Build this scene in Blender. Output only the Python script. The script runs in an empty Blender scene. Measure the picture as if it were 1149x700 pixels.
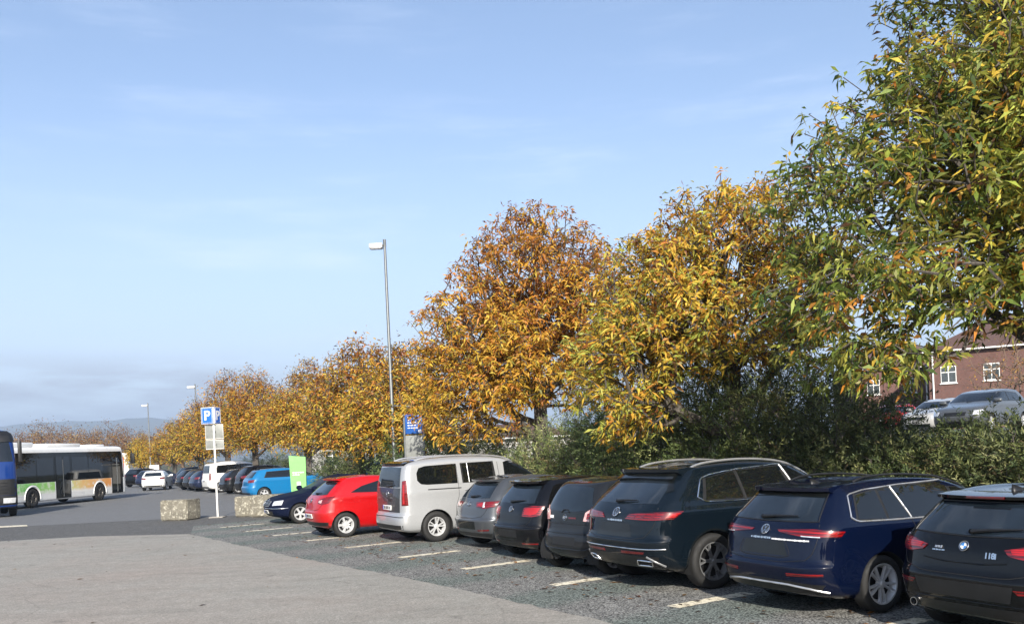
import bpy, bmesh, math, random
import numpy as np
from math import sin, cos, radians as rad, pi, atan2, sqrt
from mathutils import Vector, Matrix
from mathutils.bvhtree import BVHTree

random.seed(4)
SC = bpy.context.scene
COL = SC.collection
DG = None

# ------------------------------------------------------------------ materials
def new_mat(name):
    m = bpy.data.materials.new(name); m.use_nodes = True
    nt = m.node_tree
    return m, nt, nt.nodes['Principled BSDF']

def N(nt, kind, **kw):
    n = nt.nodes.new(kind)
    for k, v in kw.items():
        if k == 'inp':
            for i, val in v.items(): n.inputs[i].default_value = val
        else: setattr(n, k, v)
    return n

def ramp(nt, src, stops):
    r = nt.nodes.new('ShaderNodeValToRGB')
    e = r.color_ramp.elements
    while len(e) > 1: e.remove(e[-1])
    e[0].position = stops[0][0]; e[0].color = (*stops[0][1], 1)
    for p, c in stops[1:]:
        k = e.new(p); k.color = (*c, 1)
    nt.links.new(src, r.inputs[0])
    return r.outputs[0]

def g3(v): return (v, v, v)

def coords(nt, scale=(1, 1, 1), rot=(0, 0, 0), kind='Object'):
    tc = nt.nodes.new('ShaderNodeTexCoord')
    mp = N(nt, 'ShaderNodeMapping'); mp.inputs['Scale'].default_value = scale; mp.inputs['Rotation'].default_value = rot
    nt.links.new(tc.outputs[kind], mp.inputs[0])
    return mp.outputs[0]

def noise(nt, vec, scale, detail=4, rough=.55, out=0):
    n = N(nt, 'ShaderNodeTexNoise', inp={'Scale': scale, 'Detail': detail, 'Roughness': rough})
    nt.links.new(vec, n.inputs['Vector'])
    return n.outputs[out]

def mixc(nt, fac, a, b, mode='MIX'):
    m = N(nt, 'ShaderNodeMix', data_type='RGBA', blend_type=mode)
    for sock, val in ((0, fac), (6, a), (7, b)):
        if hasattr(val, 'is_linked') or hasattr(val, 'links'): nt.links.new(val, m.inputs[sock])
        elif isinstance(val, (int, float)): m.inputs[sock].default_value = val
        else: m.inputs[sock].default_value = (*val, 1)
    return m.outputs[2]

def mth(nt, op, a, b=0.0, clamp=False):
    m = N(nt, 'ShaderNodeMath', operation=op, use_clamp=clamp)
    for i, val in enumerate((a, b)):
        if isinstance(val, (int, float)): m.inputs[i].default_value = val
        else: nt.links.new(val, m.inputs[i])
    return m.outputs[0]

def bump(nt, bsdf, h, strength=.3, dist=.01):
    b = N(nt, 'ShaderNodeBump', inp={'Strength': strength, 'Distance': dist})
    nt.links.new(h, b.inputs['Height']); nt.links.new(b.outputs[0], bsdf.inputs['Normal'])

def simple(name, col, rough=.5, metal=0., coat=0., var=.12, scale=6., coat_rough=.04, spec=.5):
    """plain surface with a little dirt variation"""
    m, nt, p = new_mat(name)
    v = coords(nt)
    n = noise(nt, v, scale, 5)
    lo = tuple(c * (1 - var) for c in col); hi = tuple(min(1, c * (1 + var)) for c in col)
    nt.links.new(ramp(nt, n, [(.3, lo), (.7, hi)]), p.inputs['Base Color'])
    nt.links.new(ramp(nt, n, [(.3, g3(max(.02, rough * .85))), (.7, g3(min(1, rough * 1.15)))]), p.inputs['Roughness'])
    p.inputs['Metallic'].default_value = metal
    p.inputs['Coat Weight'].default_value = coat
    p.inputs['Coat Roughness'].default_value = coat_rough
    p.inputs['Specular IOR Level'].default_value = spec
    return m

def paint(name, col, metal=.0, rough=.4, dust=.04):
    dust *= .35
    """car paint: clear coat, faint flake, thin road film that thickens in noise patches"""
    m, nt, p = new_mat(name)
    v = coords(nt)
    n1 = noise(nt, v, 3.0, 6)
    n2 = noise(nt, v, 40.0, 2)
    base = ramp(nt, n2, [(.35, tuple(c * .97 for c in col)), (.65, tuple(min(1, c * 1.03) for c in col))])
    f = ramp(nt, n1, [(.45, g3(0)), (.8, g3(dust))])
    c = mixc(nt, f, base, (.16, .14, .12))
    nt.links.new(c, p.inputs['Base Color'])
    p.inputs['Metallic'].default_value = metal
    p.inputs['Roughness'].default_value = rough
    p.inputs['Specular IOR Level'].default_value = .02 if max(col) < .15 else .3
    p.inputs['Coat Weight'].default_value = .8 if max(col) < .04 else 1.0
    nt.links.new(ramp(nt, n1, [(.35, g3(.008)), (.75, g3(.035))]), p.inputs['Coat Roughness'])
    return m

M = {}
M['glass'] = simple('tinted_glass', (.005, .006, .0065), .02, var=.2, coat=0, spec=.85)
M['rear_glass'] = simple('rear_glass', (.010, .015, .021), .025, var=.3, scale=2.5, spec=.75)
M['glass_dull'] = simple('dusty_glass', (.012, .014, .018), .35, var=.3, spec=.15)
M['glass_black'] = simple('black_glass', (.006, .007, .007), .05, var=.2)
M['glass_clear'] = simple('window_glass', (.05, .06, .065), .04, var=.3)
M['rubber'] = simple('tyre_rubber', (.011, .011, .011), .75, var=.25, scale=15)
M['alloy_mid'] = simple('alloy_mid', (.20, .205, .21), .3, metal=.5, var=.06)
M['blackpl'] = simple('black_plastic', (.009, .009, .0095), .45, var=.2, scale=12)
M['gap'] = simple('seam_shadow', (.004, .004, .004), .8)
M['liner'] = simple('arch_liner', (.008, .008, .008), .9)
M['alloy'] = simple('alloy', (.62, .63, .64), .32, metal=.45, var=.06)
M['alloy_dark'] = simple('alloy_dark', (.012, .012, .013), .35, metal=.2)
M['steel'] = simple('brake_steel', (.09, .085, .08), .5, metal=.8)
M['chrome'] = simple('chrome', (.78, .78, .78), .14, metal=1., var=.04)
M['satin'] = simple('satin_silver', (.62, .62, .62), .3, metal=.8, var=.05)
def lens_mat(name, a, b, sc):
    m, nt, p = new_mat(name); v = coords(nt)
    w = N(nt, 'ShaderNodeTexWave', bands_direction='Z', inp={'Scale': sc, 'Distortion': .6, 'Detail': 1.}); nt.links.new(v, w.inputs['Vector'])
    n = noise(nt, v, 9., 3); f = mth(nt, 'ADD', mth(nt, 'MULTIPLY', w.outputs['Fac'], .5), mth(nt, 'MULTIPLY', n, .5))
    nt.links.new(ramp(nt, f, [(.25, a), (.75, b)]), p.inputs['Base Color']); p.inputs['Roughness'].default_value = .25; p.inputs['Coat Weight'].default_value = 1.; p.inputs['Coat Roughness'].default_value = .02
    return m
M['red_lens'] = lens_mat('red_lens', (.05, .001, .0015), (.19, .002, .003), 9.)
M['red_dark'] = simple('dark_red_lens', (.10, .004, .005), .1, coat=1., var=.15)
M['red_hot'] = lens_mat('bright_red_lens', (.18, .002, .002), (.42, .006, .005), 16.)
M['lens_clear'] = simple('clear_lens', (.62, .63, .65), .12, metal=.35, coat=1., var=.2, scale=20)
M['lens_pink'] = simple('pink_clear_lens', (.62, .36, .34), .12, metal=.2, coat=1., var=.3, scale=25)
M['plate'] = simple('plate_white', (.72, .72, .70), .35, var=.05)
M['mark_dark'] = simple('plate_print', (.02, .02, .025), .5)
M['mark_white'] = simple('white_print', (.75, .75, .75), .45)
M['euro_blue'] = simple('euro_band', (.01, .06, .38), .4)
M['bmw_blue'] = simple('badge_blue', (.03, .20, .55), .25, coat=1.)
M['galv'] = simple('galvanised_steel', (.15, .16, .165), .45, metal=.55, var=.18, scale=9)
M['white_metal'] = simple('white_metal', (.72, .72, .70), .4, var=.08)
M['sign_blue'] = simple('sign_blue', (.012, .11, .45), .35, var=.06)
M['sign_dark_blue'] = simple('sign_dark_blue', (.010, .075, .30), .35, var=.1)
M['sign_grey'] = simple('sign_back_grey', (.20, .21, .20), .5, metal=.2, var=.12)
M['sign_green'] = simple('pylon_green', (.17, .42, .13), .45, var=.07)
M['lamp_white'] = simple('lamp_housing', (.45, .46, .46), .4, var=.08)
M['bus_white'] = simple('bus_white', (.74, .74, .72), .3, coat=.5, var=.06, scale=2)
M['truck_blue'] = paint('truck_blue', (.006, .028, .14), .05)
M['wood_dark'] = simple('dark_wood', (.10, .07, .05), .8)

def grime_glass(name, col):
    m = simple(name, col, .06, var=.4, scale=3)
    return m

# ------------------------------------------------------------------ mesh helpers
def mesh_obj(name, verts, faces, mat, parent=None, smooth=True, sharp=None, loc=None, rot=None):
    me = bpy.data.meshes.new(name)
    me.from_pydata([tuple(v) for v in verts], [], [tuple(f) for f in faces])
    bm = bmesh.new(); bm.from_mesh(me)
    bmesh.ops.recalc_face_normals(bm, faces=bm.faces[:])
    bm.to_mesh(me); bm.free()
    if smooth:
        me.shade_smooth()
        if sharp: me.set_sharp_from_angle(angle=rad(sharp))
    me.materials.append(mat)
    o = bpy.data.objects.new(name, me); COL.objects.link(o)
    if parent: o.parent = parent
    if loc is not None: o.location = loc
    if rot is not None: o.rotation_euler = rot
    return o

def fast_quads(name, V, mat, colors=None, parent=None, tri=False):
    """V: (n,4,3) array of separate quads"""
    k = V.shape[1]; n = V.shape[0]
    me = bpy.data.meshes.new(name)
    me.vertices.add(n * k); me.vertices.foreach_set('co', np.ascontiguousarray(V, dtype=np.float32).ravel())
    me.loops.add(n * k); me.loops.foreach_set('vertex_index', np.arange(n * k, dtype=np.int32))
    me.polygons.add(n); me.polygons.foreach_set('loop_start', np.arange(0, n * k, k, dtype=np.int32))
    me.update(calc_edges=True)
    if colors is not None:
        a = me.color_attributes.new('leaf_colour', 'FLOAT_COLOR', 'POINT')
        c = np.ones((n, k, 4), np.float32); c[:, :, :3] = colors[:, None, :]
        a.data.foreach_set('color', c.ravel())
    me.materials.append(mat)
    o = bpy.data.objects.new(name, me); COL.objects.link(o)
    if parent: o.parent = parent
    return o

class MB:
    def __init__(s): s.v = []; s.f = []
    def add(s, v, f):
        b = len(s.v); s.v += [tuple(p) for p in v]; s.f += [tuple(i + b for i in q) for q in f]; return s
    def box(s, c, size, rotz=0., bev=0.):
        hx, hy, hz = (d / 2 for d in size)
        v = [(x, y, z) for x in (-hx, hx) for y in (-hy, hy) for z in (-hz, hz)]
        f = [(0, 1, 3, 2), (4, 6, 7, 5), (0, 4, 5, 1), (2, 3, 7, 6), (0, 2, 6, 4), (1, 5, 7, 3)]
        if bev:
            bm = bmesh.new(); vs = [bm.verts.new(p) for p in v]
            for q in f: bm.faces.new([vs[i] for i in q])
            bmesh.ops.bevel(bm, geom=bm.edges[:] , offset=bev, segments=2, profile=.6, affect='EDGES')
            bm.verts.index_update()
            v = [tuple(p.co) for p in bm.verts]; f = [[q.index for q in fc.verts] for fc in bm.faces]; bm.free()
        cz, sz = cos(rotz), sin(rotz)
        return s.add([(c[0] + p[0] * cz - p[1] * sz, c[1] + p[0] * sz + p[1] * cz, c[2] + p[2]) for p in v], f)
    def lathe(s, prof, axis='Z', c=(0, 0, 0), n=24, closed=False):
        k = len(prof); v = []
        for i in range(n):
            a = 2 * pi * i / n
            for r, h in prof:
                if axis == 'Z': v.append((c[0] + r * cos(a), c[1] + r * sin(a), c[2] + h))
                elif axis == 'Y': v.append((c[0] + r * cos(a), c[1] + h, c[2] + r * sin(a)))
                else: v.append((c[0] + h, c[1] + r * cos(a), c[2] + r * sin(a)))
        f = [(i * k + j, ((i + 1) % n) * k + j, ((i + 1) % n) * k + j + 1, i * k + j + 1) for i in range(n) for j in range(k - 1)]
        if closed: f += [(i * k + k - 1, ((i + 1) % n) * k + k - 1, ((i + 1) % n) * k, i * k) for i in range(n)]
        return s.add(v, f)
    def tube(s, pts, r, n=8, closed=False, caps=True):
        pts = [Vector(p) for p in pts]; k = len(pts); rs = r if isinstance(r, (list, tuple)) else [r] * k
        v = []; up = Vector((0, 0, 1)); prev = None
        for i, p in enumerate(pts):
            if closed: t = pts[(i + 1) % k] - pts[i - 1]
            else: t = pts[min(i + 1, k - 1)] - pts[max(i - 1, 0)]
            t = t.normalized() if t.length > 1e-9 else Vector((0, 0, 1))
            if prev is None:
                a = t.cross(up)
                if a.length < .1: a = t.cross(Vector((1, 0, 0)))
            else: a = prev - t * prev.dot(t)
            a.normalize(); prev = a; b = t.cross(a)
            for j in range(n):
                q = 2 * pi * j / n; v.append(p + (a * cos(q) + b * sin(q)) * rs[i])
        m = k if closed else k - 1
        f = [(i * n + j, i * n + (j + 1) % n, ((i + 1) % k) * n + (j + 1) % n, ((i + 1) % k) * n + j) for i in range(m) for j in range(n)]
        if caps and not closed: f += [tuple(range(n)), tuple((k - 1) * n + j for j in range(n))]
        return s.add(v, f)
    def prism(s, poly, z0, z1):
        k = len(poly)
        v = [(p[0], p[1], z0) for p in poly] + [(p[0], p[1], z1) for p in poly]
        f = [tuple(range(k)), tuple(range(k, 2 * k))] + [(i, (i + 1) % k, k + (i + 1) % k, k + i) for i in range(k)]
        return s.add(v, f)
    def build(s, name, mat, parent=None, sharp=35, **kw): return mesh_obj(name, s.v, s.f, mat, parent, True, sharp, **kw)

def tag(o, label, cat, group=None):
    o['label'] = label; o['category'] = cat
    if group: o['group'] = group
    return o

def structure(o, kind='structure'):
    o['kind'] = kind; return o

def empty(name, loc, rotz=0.):
    o = bpy.data.objects.new(name, None); COL.objects.link(o)
    o.empty_display_size = .2; o.location = loc; o.rotation_euler = (0, 0, rotz)
    return o

def text_mesh(name, s, size, mat, parent, matrix, depth=.004, spacing=1.0, bold=0.):
    cu = bpy.data.curves.new(name, 'FONT'); cu.body = s; cu.size = size; cu.extrude = depth / 2
    cu.align_x = 'CENTER'; cu.align_y = 'CENTER'; cu.space_character = spacing; cu.offset = bold
    t = bpy.data.objects.new(name + '_curve', cu); COL.objects.link(t)
    me = bpy.data.meshes.new_from_object(t.evaluated_get(bpy.context.evaluated_depsgraph_get()))
    bpy.data.objects.remove(t); bpy.data.curves.remove(cu)
    me.name = name; me.materials.clear(); me.materials.append(mat)
    o = bpy.data.objects.new(name, me); COL.objects.link(o); o.parent = parent; o.matrix_local = matrix
    return o

# ------------------------------------------------------------------ camera: level lens, raised frame, slight roll
CAMZ, FPX, ROLL, HOR = 2.058, 1000.0, rad(2.63), 501.0
cam = bpy.data.cameras.new('camera'); cam.sensor_width = 36; cam.lens = 36 * FPX / 1149
cam.shift_y = (HOR - 350) / 1149; cam.clip_end = 20000; cam.clip_start = .1
camo = bpy.data.objects.new('camera', cam); COL.objects.link(camo); SC.camera = camo
_c, _s = cos(ROLL), sin(ROLL)
camo.matrix_world = Matrix(((_c, _s, 0, 0), (0, 0, -1, 0), (-_s, _c, 0, CAMZ), (0, 0, 0, 1)))

def ground_at(px, py, z=0.):
    dx, dy = px - 574.5, py - HOR
    u = dx * _c - dy * _s; v = dx * _s + dy * _c
    d = FPX * (CAMZ - z) / v
    return u * d / FPX, d

def bearing(px):               # X / Y of a column of the photograph near the horizon
    return ((px - 574.5) * _c - 20 * _s) / FPX

TH = rad(33)
RU = np.array([-sin(TH), cos(TH)]); RV = np.array([cos(TH), sin(TH)])     # along the row / along the bays
def W(u, v):
    p = RU * u + RV * v; return float(p[0]), float(p[1])
def on_row(px, v):
    k = bearing(px); d = v / (RV[0] * k + RV[1]); return k * d, d

# ------------------------------------------------------------------ sky, sun, air
SUN_AZ = Vector((.09, -.996, 0)).normalized(); SUN_EL = rad(26)
def make_sky():
    w = bpy.data.worlds.new('World'); SC.world = w; w.use_nodes = True
    nt = w.node_tree; bg = nt.nodes['Background']
    sky = N(nt, 'ShaderNodeTexSky', sky_type='NISHITA', sun_disc=False)
    sky.sun_elevation = SUN_EL; sky.sun_rotation = atan2(SUN_AZ.x, SUN_AZ.y)
    sky.air_density = 1.0; sky.dust_density = 1.2; sky.ozone_density = 1.0; sky.altitude = 100
    tc = nt.nodes.new('ShaderNodeTexCoord'); sep = nt.nodes.new('ShaderNodeSeparateXYZ')
    nt.links.new(tc.outputs['Generated'], sep.inputs[0])
    z = sep.outputs[2]
    def mapped(scale, rot=(0, 0, 0)):
        mp = N(nt, 'ShaderNodeMapping'); mp.inputs['Scale'].default_value = scale; mp.inputs['Rotation'].default_value = rot
        nt.links.new(tc.outputs['Generated'], mp.inputs[0]); return mp.outputs[0]
    def sm(x, a, b):
        m = N(nt, 'ShaderNodeMapRange', interpolation_type='SMOOTHSTEP', inp={'From Min': a, 'From Max': b})
        nt.links.new(x, m.inputs[0]); return m.outputs[0]
    # thin high veil
    n1 = noise(nt, mapped((1.3, 1.0, 9.), (0, rad(8), rad(20))), 2.2, 7, .6)
    n2 = noise(nt, mapped((1., 1., 2.5)), 1.3, 3)
    veil = mth(nt, 'MULTIPLY', sm(n1, .47, .74), sm(n2, .36, .62))
    veil = mth(nt, 'MULTIPLY', veil, sm(z, .0, .12))
    veil = mth(nt, 'MULTIPLY', veil, .36)
    c1 = mixc(nt, veil, sky.outputs[0], (6.4, 6.9, 7.6))
    # pale veil thickening to the horizon
    low = mth(nt, 'MULTIPLY', sm(z, .40, .0), .70)
    c1 = mixc(nt, low, c1, (3.85, 4.5, 5.5))
    c1 = mixc(nt, .05, c1, (4.1, 4.5, 5.1))
    # soft grey bank low in the distance on the left
    n3 = noise(nt, mapped((2.2, 2.2, 14.)), 2.6, 7, .6)
    bank = mth(nt, 'MULTIPLY', sm(n3, .38, .62), mth(nt, 'MULTIPLY', sm(z, .125, .075), sm(z, .0, .02)))
    bank = mth(nt, 'MULTIPLY', bank, sm(sep.outputs[0], -.18, -.34))
    bank = mth(nt, 'MULTIPLY', bank, .95)
    c2 = mixc(nt, bank, c1, (2.85, 3.0, 3.3))
    c2 = mixc(nt, 1.0, c2, (.985, .99, 1.05), 'MULTIPLY')
    nt.links.new(c2, bg.inputs[0]); bg.inputs[1].default_value = .105
    sd = bpy.data.lights.new('sun', 'SUN'); sd.energy = 4.6; sd.angle = rad(.53); sd.color = (1., .93, .82)
    so = bpy.data.objects.new('sun', sd); COL.objects.link(so)
    d = Vector((SUN_AZ.x * cos(SUN_EL), SUN_AZ.y * cos(SUN_EL), sin(SUN_EL)))
    so.rotation_euler = d.to_track_quat('Z', 'Y').to_euler(); so.location = d * 60
    vs = SC.view_settings; vs.view_transform = 'Standard'; vs.look = 'None'; vs.exposure = 0.95; vs.gamma = 1.0
    vs.use_curve_mapping = False
make_sky()
SC.cycles.max_bounces = 6; SC.cycles.diffuse_bounces = 2; SC.cycles.glossy_bounces = 4; SC.cycles.transmission_bounces = 3
SC.cycles.volume_bounces = 0; SC.cycles.transparent_max_bounces = 6
SC.cycles.sample_clamp_indirect = 6

# ------------------------------------------------------------------ ground
def asphalt(name, lo, hi, speck=.5, speck_scale=90., rough=.85, patch=None, bump_s=.35):
    m, nt, p = new_mat(name)
    v = coords(nt)
    big = noise(nt, v, .35, 6, .6); mid = noise(nt, v, 3.2, 5, .65); fine = noise(nt, v, 55., 3, .7)
    c = ramp(nt, mid, [(.32, lo), (.68, hi)])
    c = mixc(nt, mth(nt, 'MULTIPLY', big, .55), c, tuple((a + b) * .42 for a, b in zip(lo, hi)))
    if patch: c = patch(nt, v, c)
    vo = N(nt, 'ShaderNodeTexVoronoi', inp={'Scale': speck_scale}); nt.links.new(v, vo.inputs['Vector'])
    st = ramp(nt, vo.outputs['Color'], [(.25, g3(1 - speck)), (.8, g3(1 + speck * .9))])
    c = mixc(nt, 1.0, c, st, 'MULTIPLY')
    nt.links.new(c, p.inputs['Base Color'])
    p.inputs['Roughness'].default_value = rough; p.inputs['Specular IOR Level'].default_value = .3
    h = mth(nt, 'ADD', mth(nt, 'MULTIPLY', vo.outputs['Distance'], .7), fine)
    bump(nt, p, h, bump_s, .008)
    return m

def sheet(name, poly, z, mat, cuts=0):
    o = mesh_obj(name, [(x, y, z) for x, y in poly], [tuple(range(len(poly)))], mat, smooth=False)
    return structure(o)

def moss(nt, v, c):
    rv = coords(nt, rot=(0, 0, -TH))
    sep = nt.nodes.new('ShaderNodeSeparateXYZ'); nt.links.new(rv, sep.inputs[0])
    n = noise(nt, v, .8, 6, .65); n2 = noise(nt, v, 12, 4, .7)
    # worn green bays: broad bands running along the bays
    st = mth(nt, 'ADD', mth(nt, 'MULTIPLY', mth(nt, 'SINE', mth(nt, 'ADD', mth(nt, 'MULTIPLY', sep.outputs[1], 2 * pi / 2.45), 1.2)), .26), n)
    st = mth(nt, 'ADD', st, mth(nt, 'MULTIPLY', mth(nt, 'SUBTRACT', n2, .5), .5))
    f = ramp(nt, st, [(.42, g3(0)), (.68, g3(.8))])
    return mixc(nt, f, c, (.118, .142, .126))

def N_color(nt, v):
    n = N(nt, 'ShaderNodeTexNoise', inp={'Scale': .8, 'Detail': 4.}); nt.links.new(v, n.inputs['Vector']); return n.outputs['Color']

def apron_patch(nt, v, c):
    # small concrete pavers, hardly any joint left, with a pinkish tint in patches
    rv = coords(nt, rot=(0, 0, -TH))
    b = N(nt, 'ShaderNodeTexBrick', inp={'Scale': 5.0, 'Mortar Size': .012, 'Mortar Smooth': .6, 'Bias': 0., 'Color1': (1, 1, 1, 1), 'Color2': (.86, .86, .86, 1), 'Mortar': (.66, .66, .64, 1)})
    nt.links.new(rv, b.inputs['Vector'])
    c = mixc(nt, .75, c, b.outputs['Color'], 'MULTIPLY')
    n = noise(nt, v, .22, 4)
    t = ramp(nt, n, [(.42, (1, 1, 1)), (.68, (1.06, .97, .95))])
    c = mixc(nt, 1.0, c, t, 'MULTIPLY')
    n2 = noise(nt, coords(nt, scale=(.35, 1.6, 1), rot=(0, 0, -TH)), 1.1, 6, .7)
    c = mixc(nt, ramp(nt, n2, [(.45, g3(0)), (.75, g3(.5))]), c, (.165, .155, .135))
    vc = N(nt, 'ShaderNodeTexVoronoi', feature='DISTANCE_TO_EDGE', inp={'Scale': .33}); nt.links.new(mixc(nt, .25, v, N_color(nt, v)), vc.inputs['Vector'])
    c = mixc(nt, ramp(nt, vc.outputs[0], [(.0, g3(.28)), (.005, g3(.0))]), c, (.09, .085, .075))
    sp = noise(nt, v, 1.7, 2, .4); c = mixc(nt, ramp(nt, sp, [(.68, g3(0)), (.74, g3(.45))]), c, (.11, .105, .095))
    return c

M['asphalt'] = asphalt('road_asphalt', (.126, .129, .132), (.168, .171, .174), .25, 70)
M['asphalt_dark'] = asphalt('lane_asphalt', (.082, .081, .078), (.118, .116, .111), .45, 45)
M['bay'] = asphalt('bay_asphalt', (.138, .138, .130), (.225, .222, .208), .75, 55, patch=moss, bump_s=.8)
M['apron'] = asphalt('apron_pavers', (.272, .262, .232), (.332, .321, .288), .22, 60, patch=apron_patch)
M['lot'] = asphalt('upper_lot_asphalt', (.10, .10, .10), (.14, .14, .14), .3, 60)
M['field'] = asphalt('field_ground', (.05, .06, .025), (.10, .09, .04), .5, 4)
M['bank'] = asphalt('bank_soil', (.020, .026, .010), (.045, .040, .018), .6, 18, bump_s=1.)

def make_ground():
    sheet('ground', [(-6000, -75), (6000, -75), (6000, 7000), (-6000, 7000)], -.016, M['field'])
    sheet('road', [(-120, -12), W(-10, 40), W(60, 40), W(130, 55), (-170, 110), (-160, 30)], -.012, M['asphalt'])
    # dark lane beyond the apron
    lane = [ground_at(-420, 604), ground_at(0, 591), ground_at(178, 582)[:2], W(33.5, 9.0), W(31., 13.0), W(26.2, 13.0), W(26.2, 6.06), ground_at(0, 607), ground_at(-420, 633)]
    sheet('lane', lane, -.008, M['asphalt_dark'])
    # bays from the apron's edge to the hedge
    edge = [(-6, 6.4), (8, 6.42), (13.6, 6.38), (17.8, 6.14), (22.3, 6.08), (26.3, 6.05), (29.5, 6.9)]
    sheet('parking_bays', [W(*p) for p in edge] + [W(30.0, 13.6), W(-6, 13.6)], -.002, M['bay'])
    rr = random.Random(6); us = np.arange(-6, 26.3, .22)
    ap = [W(u, np.interp(u, [-6, 8, 13.6, 17.8, 22.3, 26.3], [6.4, 6.42, 6.38, 6.14, 6.08, 6.03]) + rr.uniform(-.035, .035)) for u in us] + [W(26.3, 6.03), ground_at(100, 601.5), ground_at(0, 607), ground_at(-420, 633), (-28, -10), (8, -10)]
    sheet('apron', ap, .002, M['apron'])
    sheet('road_marking', [ground_at(-6, 590.2), ground_at(30, 588.4), ground_at(31, 589.8), ground_at(-6, 591.8)], -.003, M['mark_line'])
    # raised bank behind the hedge, up to the second car park
    us = np.linspace(-14, 26, 41); vs = np.array([13.4, 13.9, 14.5, 15.2, 16., 17, 18.2, 19.5, 22, 30, 45, 70, 110, 125])
    V = []; F = []
    for i, u in enumerate(us):
        for j, v in enumerate(vs):
            h = np.clip((v - 13.4) / 5.2, 0, 1); h = h * h * (3 - 2 * h) * 1.8
            fade = np.clip((24 - u) / 7, 0, 1); fade = fade * fade * (3 - 2 * fade)
            x, y = W(u, v); V.append((x, y, -.014 + h * fade + (.06 * sin(u * 1.7 + v) * (h > .1) * (v < 19))))
    n = len(vs); F = [(i * n + j, (i + 1) * n + j, (i + 1) * n + j + 1, i * n + j + 1) for i in range(len(us) - 1) for j in range(n - 1)]
    structure(mesh_obj('embankment', V, F, M['bank']))
    sheet('upper_car_park', [W(-14, 20.5), W(15, 20.5), W(15, 108), W(-14, 108)], 1.80, M['lot'])

def line_mat():
    m, nt, p = new_mat('worn_line')
    v = coords(nt); n = noise(nt, v, 9, 6, .7); n2 = noise(nt, v, 40, 3, .7); n3 = noise(nt, v, 2.5, 3)
    c = ramp(nt, n3, [(.3, (.64, .57, .40)), (.7, (.74, .70, .58))])
    f = ramp(nt, mth(nt, 'ADD', mth(nt, 'MULTIPLY', n, .75), mth(nt, 'MULTIPLY', n2, .25)), [(.50, g3(0)), (.59, g3(1))])
    c = mixc(nt, f, c, (.12, .085, .06))
    nt.links.new(c, p.inputs['Base Color']); p.inputs['Roughness'].default_value = .8
    return m
M['mark_line'] = line_mat()
make_ground()

def bay_lines():
    rr = random.Random(3)
    for u in (5.7, 8.17, 10.70, 13.35, 15.84, 18.56, 21.0, 23.28, 25.43, 27.79):
        v0 = 7.55 - max(0, u - 21) * .04
        bm = MB(); n = 26; L = 1.35; pv = []
        for i in range(n + 1):
            v = v0 + L * i / n
            a = .108 + rr.uniform(-.012, .010)
            pv.append((W(u - a, v), W(u + a, v)))
        V = []; F = []
        for (p, q) in pv: V += [(*p, .003), (*q, .003)]
        F = [(2 * i, 2 * i + 1, 2 * i + 3, 2 * i + 2) for i in range(n)]
        structure(mesh_obj('bay_marking', V, F, M['mark_line'], smooth=False))
bay_lines()

# ------------------------------------------------------------------ vehicles
def pchip(x, y, xs):
    x = np.asarray(x, float); y = np.asarray(y, float); h = np.diff(x); d = np.diff(y) / h
    m = np.zeros_like(y); m[0], m[-1] = d[0], d[-1]
    for i in range(1, len(x) - 1):
        if d[i - 1] * d[i] > 0:
            w1, w2 = 2 * h[i] + h[i - 1], h[i] + 2 * h[i - 1]
            m[i] = (w1 + w2) / (w1 / d[i - 1] + w2 / d[i])
    k = np.clip(np.searchsorted(x, xs) - 1, 0, len(x) - 2); t = (xs - x[k]) / h[k]
    return ((2 * t**3 - 3 * t**2 + 1) * y[k] + (t**3 - 2 * t**2 + t) * h[k] * m[k] + (-2 * t**3 + 3 * t**2) * y[k + 1] + (t**3 - t**2) * h[k] * m[k + 1])

def resample(P, n):
    P = np.asarray(P, float)
    s = np.r_[0, np.cumsum(np.linalg.norm(np.diff(P, axis=0), axis=1))]
    t = np.linspace(0, s[-1], n)
    return np.stack([np.interp(t, s, P[:, i]) for i in range(P.shape[1])], 1)

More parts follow.
